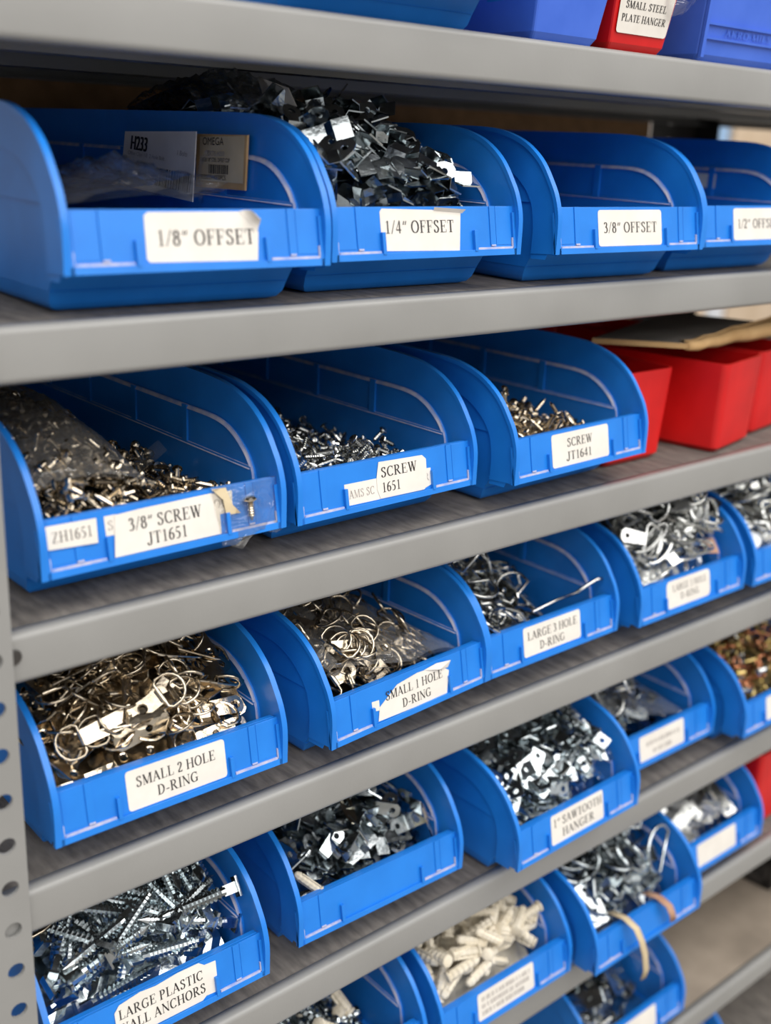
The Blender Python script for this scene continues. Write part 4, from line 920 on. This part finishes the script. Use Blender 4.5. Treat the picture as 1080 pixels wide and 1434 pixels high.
def hK(x, y): return min(0.086, 0.044 + 0.62 * y + 0.01 * math.exp(-(x / 0.03) ** 2))
h = Heap(hK)
strapK = m_strap(SL, 0.022, 0.011, 1); ringK = m_dring(SL, 0.022, 0.026, 0.0014)
fill_mesh('K', h, [link], [ftK], [0.003], 110, [SL], 'packed steel ring hangers under the overfull bin heap', SL, y1=0.18, roll='flat')
pour('K', h, 'wire_hanger', [link], [ftK], [0.003], 110, 'bright steel wire hanger in the overfull bin', 'hanger', 'hangers in the overfull bin', tilt=0.25, roll=0.4, y1=0.15, steep=0.35, slop=0.003)
pour('K', h, 'd_ring_strap', [strapK], [ftI], [0.003], 24, 'large one-hole D-ring on the overfull bin heap', 'D-ring hanger', 'D-rings in the overfull bin', ('ring', ringK), tilt=0.5, roll=0.45, y1=0.12, over=0.03)
o, fn = card('K', 'copper_tag', 'small brown tag among the overfull bin hangers', [(0.036, 0.020, 0.052), (0.052, 0.016, 0.050), (0.053, 0.024, 0.060), (0.038, 0.027, 0.062)], 'leather')
def hL(x, y): return min(0.08, 0.042 + 0.5 * y)
h = Heap(hL); bar = m_bar(SL, 0.03, 0.012)
fill_mesh('L', h, [strapK], [ftI], [0.003], 70, [SL], 'packed chrome bits in the right edge bin', SL, y1=0.18, roll='flat')
pour('L', h, 'd_ring_strap', [strapK], [ftI], [0.003], 50, 'blurred chrome D-ring in the right edge bin', 'D-ring hanger', 'D-rings in the right edge bin', ('ring', ringK), tilt=0.4, roll=0.4, y1=0.16, steep=0.4)
b = MB(); b.lathe_x([(-0.001, 0.001), (-0.001, 0.010), (0.001, 0.010), (0.001, 0.001)], 20, smooth=True)
o = obj('washer_disc', b.mesh('washer_disc', [MAT['white']]), mat=place(Matrix.Translation((-0.052, 0.020, 0.052)) @ Matrix.Rotation(0.5, 4, 'Z') @ Matrix.Rotation(1.0, 4, 'Y'), 'L')); tag(o, 'white round disc at the front of right edge bin', 'disc')

# --- M: zinc auger anchors
aug = m_auger(Z_); ftM = foot(0.025, 0.004)
def hM(x, y): return min(0.076, 0.040 + 0.42 * y)
h = Heap(hM)
fill_mesh('M', h, [aug], [ftM], [0.0080], 100, [Z_], 'packed zinc anchors under the top ones, wall anchors bin', Z_, y1=0.2, sub=0.009)
pour('M', h, 'screw_anchor', [aug], [ftM], [0.0080], 130, 'zinc threaded anchor with flat T end, wall anchors bin', 'anchor', 'anchors in the wall anchors bin', tilt=0.2, roll='any', y1=0.18, steep=0.35, slop=0.003, bias=1.9, over=0.017)
sp = m_strap(NK, 0.062, 0.019, 2); rg = m_dring(NK, 0.062, 0.030, 0.0016)
M = Matrix.Translation((-0.030, 0.085, 0.088)) @ Matrix.Rotation(-2.35, 4, 'Z') @ Matrix.Rotation(0.30, 4, 'Y') @ Matrix.Rotation(0.15, 4, 'X')
o = obj('d_ring_strap', sp, mat=place(M, 'M')); tag(o, 'big dark nickel D-ring strap lying on zinc anchors', 'D-ring hanger'); obj('ring', rg, o)

# --- N: mixed hangers
saw = m_saw(Z_); key = m_key(NK); key.transform(Matrix.Scale(0.72, 4)); smallst = m_strap(Z_, 0.020, 0.010, 1); ftN = foot(0.012, 0.005)
def hN(x, y): return min(0.072, 0.034 + 0.34 * y + 0.010 * math.exp(-((x) / 0.03) ** 2 - ((y - 0.06) / 0.04) ** 2))
h = Heap(hN)
fill_mesh('N', h, [clip, saw], [ftN, ftN], [0.004, 0.004], 120, [Z_], 'packed hangers under the top ones, bare-fronted bin', Z_, y1=0.2, roll='flat')
pour('N', h, 'offset_clip', [clip, clip2], [ftN, ftN], [0.004, 0.004], 70, 'zinc offset clip among mixed hangers, bare-fronted bin', 'clip', 'clips in the bare-fronted bin', tilt=0.18, roll=0.4, y1=0.18, steep=0.35, slop=0.003)
pour('N', h, 'strap_hanger', [smallst], [ftN], [0.003], 30, 'short zinc strap among mixed hangers, bare-fronted bin', 'hanger', 'straps in the bare-fronted bin', tilt=0.18, roll=0.4, y1=0.16, steep=0.4, slop=0.003)
pour('N', h, 'keyhole_hanger', [key], [foot(0.014, 0.005)], [0.003], 4, 'oval keyhole hanger lying among mixed hangers, bare-fronted bin', 'hanger', 'keyhole hangers in the bare-fronted bin', tilt=0.2, roll=0.4, y1=0.10, over=0.03)
M = Matrix.Translation((0.055, 0.022, 0.052)) @ Matrix.Rotation(1.9, 4, 'Z') @ Matrix.Rotation(-1.15, 4, 'Y') @ Matrix.Rotation(0.5, 4, 'X')
o = obj('keyhole_hanger', key, mat=place(M, 'N')); tag(o, 'keyhole hanger standing upright at the right of bare-fronted bin', 'hanger')
plug = m_plug(MAT['anchor'])
M = Matrix.Translation((-0.050, 0.019, 0.049)) @ Matrix.Rotation(2.2, 4, 'Z') @ Matrix.Rotation(-0.5, 4, 'Y') @ Matrix.Scale(0.75, 4)
o = obj('wall_plug', plug, mat=place(M, 'N')); tag(o, 'off-white plastic plug at front left of bare-fronted bin', 'wall plug')
b = MB(); b.tube([(-0.054, 0.026, 0.050), (-0.060, 0.036, 0.062)], 0.0006, 6); o2 = obj('nail', b.mesh('nail', [SL]), o); o2.matrix_world = BINS['N'][1]

# --- O: sawtooth hangers
def hO(x, y): return min(0.078, 0.040 + 0.40 * y + 0.008 * math.exp(-((x - 0.02) / 0.03) ** 2))
h = Heap(hO); ftO = foot(0.016, 0.005)
fill_mesh('O', h, [saw], [ftO], [0.004], 130, [Z_], 'packed sawtooth hangers under the top ones', Z_, y1=0.2, roll='flat')
pour('O', h, 'sawtooth_hanger', [saw], [ftO], [0.0035], 150, 'zinc sawtooth hanger in the 1 inch sawtooth bin', 'hanger', 'hangers in the sawtooth bin', tilt=0.18, roll=0.45, y1=0.18, steep=0.4, slop=0.003)

# --- P: bagged zinc bits
def hP(x, y): return 0.026 + 0.03 * max(0, (0.05 - x) / 0.1) + 0.12 * y
h = Heap(hP)
fill_mesh('P', h, [smallst], [ftN], [0.003], 60, [Z_], 'packed zinc bits under the film right of sawtooth bin', Z_, y1=0.18, roll='flat')
pour('P', h, 'strap_hanger', [smallst], [ftN], [0.003], 60, 'blurred zinc strap under film right of sawtooth bin', 'hanger', 'bagged straps right of the sawtooth bin', tilt=0.25, roll=0.4, y1=0.16, steep=0.4)
film('P', 'plastic_bag', 'clear film over zinc bits right of the sawtooth bin', lambda x, y: hP(x, y) + 0.014, (-0.058, 0.05), (0.018, 0.18), 'film', 0.004, 6)
pour('P', h, 'wire_ring', [m_ring(SL, 0.026)], [ftN], [0.003], 3, 'steel ring at the front of the bagged zinc bits', 'ring', 'rings in the bagged bits bin', tilt=0.4, roll=0.4, y1=0.04, over=0.05, region=lambda x, y: x < -0.02)

# --- Q: brass and copper bits
hk = [m_hook(MAT['brass']), m_hook(MAT['copper']), m_screw(MAT['brass'], 0.016, 0.004, 0.002), m_screw(SL, 0.014, 0.004, 0.002)]
def hQ(x, y): return min(0.085, 0.044 + 0.5 * y)
h = Heap(hQ); ftQ = [foot(0.009, 0.004)] * 4
fill_mesh('Q', h, hk, ftQ, [0.004] * 4, 160, [MAT['brass'], MAT['copper'], MAT['brass'], SL], 'packed brass and copper bits at the right edge', Z_, y1=0.18)
pour('Q', h, 'cup_hook', hk[:2], ftQ[:2], [0.004] * 2, 80, 'brass or copper hook in the right edge bin', 'hook', 'hooks in the brass bin', tilt=0.4, roll=0.45, y1=0.15, steep=0.4)
pour('Q', h, 'brass_screw', hk[2:], ftQ[2:], [0.004] * 2, 40, 'screw among brass hooks in the right edge bin', 'screw', 'screws in the brass bin', tilt=0.4, y1=0.15)

# --- R, S, T, U, V
def hR(x, y): return 0.026 + 0.03 * max(0, (0.05 - x) / 0.1) + 0.15 * y * max(0, (0.06 - x) / 0.12)
h = Heap(hR); lsc = m_screw(Z_, 0.030, 0.0042, 0.0021)
fill_mesh('R', h, [lsc], [foot(0.015, 0.002)], [0.004], 110, [Z_], 'packed zinc screws lower in the bottom edge bin', Z_, y1=0.2)
pour('R', h, 'long_screw', [lsc], [foot(0.015, 0.002)], [0.004], 60, 'long zinc screw in the bottom edge bin', 'screw', 'screws in the bottom edge bin', tilt=0.25, y1=0.2, steep=0.4)
pour('R', h, 'wall_plug', [plug], [foot(0.013, 0.004)], [0.007], 14, 'off-white plug among screws in the bottom edge bin', 'wall plug', 'plugs in the bottom edge bin', tilt=0.25, y1=0.2, over=0.03)
def hS(x, y): return min(0.076, 0.043 + 0.40 * y * (1 - 0.5 * max(0, x / 0.06)) + 0.006 * math.exp(-((x + 0.01) / 0.03) ** 2))
h = Heap(hS); ftS = foot(0.013, 0.004)
fill_mesh('S', h, [plug], [ftS], [0.007], 130, [MAT['anchor']], 'packed off-white plugs under the top ones', Z_, y1=0.2, sub=0.012)
pour('S', h, 'wall_plug', [plug], [ftS], [0.007], 110, 'off-white ribbed plastic plug in the plug bin', 'wall plug', 'plugs in the plug bin', tilt=0.18, y1=0.19, steep=0.35, slop=0.002, over=0.018, bias=1.9)
def hT(x, y): return min(0.078, 0.040 + 0.35 * y)
h = Heap(hT); rT = m_ring(Z_, 0.040, 0.0016); stT = m_strap(Z_, 0.035, 0.018, 2)
fill_mesh('T', h, [stT, rT], [foot(0.016, 0.008)] * 2, [0.004] * 2, 60, [Z_], 'packed zinc ring hangers in the tagged bin', Z_, y1=0.2, roll='flat')
pour('T', h, 'strap_hanger', [stT], [foot(0.016, 0.008)], [0.004], 34, 'wide zinc strap in the tagged ring bin', 'hanger', 'straps in the tagged bin', tilt=0.4, roll=0.4, y1=0.17, steep=0.4, over=0.02)
pour('T', h, 'wire_ring', [rT], [foot(0.015, 0.012)], [0.004], 20, 'large zinc wire ring in the tagged bin', 'ring', 'rings in the tagged bin', tilt=0.5, roll=0.45, y1=0.15, over=0.03)
def hang(key, name, label, path, w, mat):
    b = MB(); b.strip([(x - w / 2, y, z) for x, y, z in path], [(x + w / 2, y, z - 0.0008) for x, y, z in path])
    me = bake(b.mesh(name, [MAT[mat]]), name, solid=0.0008); o = obj(name, me, mat=BINS[key][1].copy()); tag(o, label, 'tag'); return o
hang('T', 'paper_tag', 'long pale tag curling down over the tagged bin front', [(-0.032, 0.020, 0.052), (-0.030, 0.006, 0.054), (-0.027, -0.004, 0.048), (-0.023, -0.008, 0.036), (-0.019, -0.010, 0.022), (-0.016, -0.011, 0.006), (-0.0155, -0.009, -0.004)], 0.007, 'paper2')
hang('T', 'paper_tag', 'short brown tag folded over the tagged bin front', [(0.012, 0.018, 0.052), (0.015, 0.006, 0.053), (0.018, -0.003, 0.048), (0.022, -0.005, 0.038), (0.025, -0.004, 0.030)], 0.008, 'leather')
def hU(x, y): return min(0.07, 0.038 + 0.30 * y)
h = Heap(hU); barU = m_bar(SL, 0.046, 0.012); ftU = foot(0.021, 0.005)
fill_mesh('U', h, [barU], [ftU], [0.004], 40, [SL], 'packed steel plates in the bin beside red box', SL, y1=0.18, roll='flat')
pour('U', h, 'steel_plate', [barU], [ftU], [0.004], 36, 'bagged two-hole steel plate in the bin beside red box', 'plate', 'bagged steel plates', tilt=0.18, roll=0.5, y1=0.15, steep=0.4)
film('U', 'plastic_bag', 'hazy bag over steel plates beside the red box', lambda x, y: hU(x, y) + 0.014, (-0.058, 0.03), (0.016, 0.16), 'film2', 0.004, 8)
def hV(x, y): return 0.026 + 0.028 * max(0, (0.04 - x) / 0.1) + 0.1 * y
h = Heap(hV)
fill_mesh('V', h, [stT], [foot(0.016, 0.008)], [0.004], 40, [SL], 'packed hardware in the lowest shelf bin', SL, y1=0.18, roll='flat')
pour('V', h, 'strap_hanger', [stT], [foot(0.016, 0.008)], [0.004], 26, 'zinc strap in the lowest shelf bin', 'hanger', 'straps in the lowest shelf bin', tilt=0.4, roll=0.4, y1=0.17, steep=0.4)
h = Heap(lambda x, y: 0.045 + 0.2 * y)
pour('V2', h, 'wall_plug', [plug], [ftS], [0.007], 40, 'pale plug in the bottom right corner bin', 'wall plug', 'plugs in the bottom right bin', tilt=0.18, y1=0.15, over=0.02)

# ------------------------------------------------------------------ red bins, card sheet, crate
def red_bin(x, y, row, yaw, wb, wt, lb, lt, hgt, label, mat='red', tabs=True):
    """open tapered box: front-left foot corner at (x, y)"""
    e = empty('storage_box', (x, y, ZT[row]), yaw); tag(e, label, 'box', 'plastic boxes on the rack')
    b = MB(); d = (wt - wb) / 2; dl = (lt - lb) / 2
    def ring(x0, x1, y0, y1, z, r): return [(px, py, z) for px, py in rrect(x0, x1, y0, y1, r, 4)]
    o0 = ring(0.004, wb - 0.004, 0.004, lb - 0.004, 0, 0.005); o1 = ring(0, wb, 0, lb, 0.004, 0.006); o2 = ring(0.0, wb + 2 * d, -dl * 0.2, lb + dl, hgt, 0.006)
    i2 = ring(0.002, wb + 2 * d - 0.002, -dl * 0.2 + 0.002, lb + dl - 0.002, hgt, 0.005); i1 = ring(0.002, wb - 0.002, 0.002, lb - 0.002, 0.004, 0.005)
    b.poly(o0[::-1]); b.strip(o0, o1, closed=True); b.strip(o1, o2, closed=True); b.strip(o2, i2, closed=True, smooth=False); b.strip(i2, i1, closed=True); b.poly(i1)
    obj('body', b.mesh('body', [MAT[mat]]), e)
    if tabs:
        b = MB(); b.box(wb * 0.1, wb * 0.9, lb + dl - 0.002, lb + dl, hgt, hgt + 0.013); obj('rear_tab', b.mesh('rear_tab', [MAT[mat]]), e)
    return e
red_bin(0.462, 0.0312, 2, 0.0, 0.066, 0.072, 0.18, 0.19, 0.0690, 'red plastic box tucked behind the JT1641 blue bin')
red_bin(0.5728, 0.0110, 2, 0.19, 0.066, 0.072, 0.19, 0.20, 0.0700, 'red open box standing clear under the cardboard sheet')
red_bin(0.6520, 0.0300, 2, 0.16, 0.066, 0.072, 0.19, 0.20, 0.0700, 'red box cut by the right frame edge')
red_bin(0.56, 0.235, 2, 0.0, 0.11, 0.12, 0.10, 0.11, 0.095, 'dark red box far back behind the red open boxes', tabs=False)
b = MB()
c = [(0.488, 0.075), (0.537, 0.024), (0.700, 0.050), (0.668, 0.135)]
zb = ZT[2] + 0.0835
top = [(x, y, zb + 0.004) for x, y in c]; bot = [(x, y, zb) for x, y in c]
b.poly(top, 0); b.poly(bot[::-1], 1); b.strip(top, bot, mi=1, smooth=False, closed=True)
cs = obj('cardboard_sheet', b.mesh('cardboard_sheet', [MAT['greycard'], MAT['cardboard']])); tag(cs, 'grey-topped corrugated cardboard sheet lying across the red boxes', 'cardboard')
b = MB(); p0 = Vector((0.537, 0.024, zb + 0.002)); p1 = Vector((0.700, 0.050, zb + 0.001)); pts = [p0 + (p1 - p0) * (k / 10) + Vector((0, random.uniform(-0.0012, 0.0012), random.uniform(-0.0008, 0.0008))) for k in range(11)]
b.tube(pts, [0.0036 + 0.0004 * k for k in range(11)], 8)
fl_ = [q + Vector((0.006, 0.012, 0.002)) for q in pts]; up_ = [q + Vector((0.0, 0.003, 0.0035 + 0.0006 * k)) for k, q in enumerate(pts)]
b.strip(pts, up_, smooth=False); b.strip(up_, fl_, smooth=False)
obj('folded_edge', b.mesh('folded_edge', [MAT['cardboard']]), cs)

# row above: bins seen from below the shelf edge
e = make_bin('W', 0, 0.2235, -0.012, 0.0, 'blue bin on the topmost shelf at left')
def hop(x, y, yaw, w, hgt, mat, label, label_txt=False, embossed=False):
    """square-fronted box with framed front, on the topmost shelf"""
    e = empty('storage_box', (x, y, ZT[0]), yaw); tag(e, label, 'box', 'boxes on the topmost shelf')
    b = MB(); fl_ = 0.07
    def rg(k, z): return [(-k * 0.006, -k * 0.010, z), (w + k * 0.006, -k * 0.010, z), (w + k * 0.006, 0.2, z), (-k * 0.006, 0.2, z)]
    r0 = rg(-0.3, 0.0); r1 = rg(0, 0.004); r2 = rg(1, hgt); i2 = [(p[0] + (0.002 if i in (0, 3) else -0.002), p[1] + (0.002 if i < 2 else -0.002), hgt) for i, p in enumerate(r2)]; i1 = [(p[0] + (0.002 if i in (0, 3) else -0.002), p[1] + (0.002 if i < 2 else -0.002), 0.004) for i, p in enumerate(r1)]
    b.poly(r0[::-1]); b.strip(r0, r1, closed=True, smooth=False); b.strip(r1, r2, closed=True, smooth=False); b.strip(r2, i2, closed=True, smooth=False); b.strip(i2, i1, closed=True, smooth=False); b.poly(i1)
    obj('body', bake(b.mesh('body', [MAT[mat]]), 'body', bevel=0.0015), e)
    def fn(u, z, n): k = z / hgt; return (-k * 0.006 + (w + k * 0.012) * u, -k * 0.010 - n, z)
    if embossed:
        b = MB()
        def fb(u0, u1, z0, z1, n):
            vs = [fn(u, z, nn) for nn in (0, n) for z in (z0, z1) for u in (u0, u1)]
            b.add(vs, [(0, 2, 3, 1), (4, 5, 7, 6), (0, 1, 5, 4), (2, 6, 7, 3), (0, 4, 6, 2), (1, 3, 7, 5)])
        fb(0.0, 0.035, 0.002, hgt, 0.0022); fb(0.965, 1, 0.002, hgt, 0.0022); fb(0.035, 0.965, 0.0130, 0.0142, 0.0018); fb(0.035, 0.965, 0.0215, 0.0228, 0.0018)
        obj('front_ribs', b.mesh('front_ribs', [MAT[mat]]), e)
        lettering([one('AKRO-MILS', 0.052, 0.0158, 0.0042, w * 0.52)], lambda x, z, n: fn(x / w, z, 0.0007), MAT[mat], e, 'embossed_name')
    return e, fn
hop(0.3200, 0.002, 0.0, 0.0545, 0.06, 'periwinkle', 'violet-blue box between blue bin and red box, topmost shelf')
e, fn = hop(0.3885, 0.004, 0.0, 0.0520, 0.06, 'red', 'red box labelled small steel plate hanger, topmost shelf')
b = MB(); out = [fn(u, z, 0.0004) for u, z in rrect(0.10, 0.93, 0.0105, 0.0330, 0.03, 3)]
def rr2(u0, u1, z0, z1):
    o = []
    for px, pz in rrect(0, (u1 - u0) * 0.052, 0, z1 - z0, 0.002): o.append((u0 + px / 0.052, z0 + pz))
    return o
fr = [fn(u, z, 0.0004) for u, z in rr2(0.06, 0.95, 0.0095, 0.0330)]
b = MB(); b.poly(fr); lb = obj('label', b.mesh('label', [MAT['paper']]), e)
lettering([one('SMALL STEEL', 0.036, 0.0232, 0.0040, 0.026), one('PLATE HANGER', 0.0400, 0.0160, 0.0040, 0.026)], lambda x, z, n: fn(x / 0.052, z, 0.0006), MAT['ink'], lb)
b = MB(); g = [fn(0.72, 0.040, 0.001), fn(0.86, 0.0215, 0.004), fn(1.02, 0.0235, 0.006), fn(1.3, 0.040, 0.006), fn(0.95, 0.030, 0.010)]
b.add(g, [(0, 1, 4), (1, 2, 4), (2, 3, 4)]); o = obj('plastic_scrap', b.mesh('plastic_scrap', [MAT['film2']]), mat=Matrix.Translation((0.3885, 0.004, ZT[0]))); tag(o, 'crumpled plastic corner draped over the red labelled box', 'plastic')
hop(0.4760, 0.003, 0.0, 0.096, 0.07, 'periwinkle', 'violet-blue ribbed box at topmost shelf right edge', embossed=True)

# red box and pale carton on the sawtooth row below, dark crate
red_bin(0.742, 0.020, 5, 0.05, 0.07, 0.074, 0.16, 0.17, 0.085, 'blurred red box right of the bagged plates', tabs=True)
e = empty('crate', (0.885, 0.06, ZT[6]), 0.1); tag(e, 'dark slotted plastic crate on the beige lowest shelf', 'crate')
for (x0, x1, y0, y1) in ((0, 0.14, 0, 0.004), (0, 0.14, 0.15, 0.154), (0, 0.004, 0, 0.154), (0.136, 0.14, 0, 0.154)):
    b = MB(); lx = x1 - x0 > 0.05
    for z in (0.0, 0.03, 0.06, 0.088): b.box(x0, x1, y0, y1, z, z + 0.012)
    n = 4
    for k in range(n + 1):
        if lx: q = x0 + (x1 - x0 - 0.01) * k / n; b.box(q, q + 0.01, y0, y1, 0, 0.1)
        else: q = y0 + (y1 - y0 - 0.01) * k / n; b.box(x0, x1, q, q + 0.01, 0, 0.1)
    obj('slotted_side', b.mesh('slotted_side', [MAT['black']]), e)
b = MB(); b.box(0, 0.14, 0, 0.154, 0, 0.004); obj('base', b.mesh('base', [MAT['black']]), e)
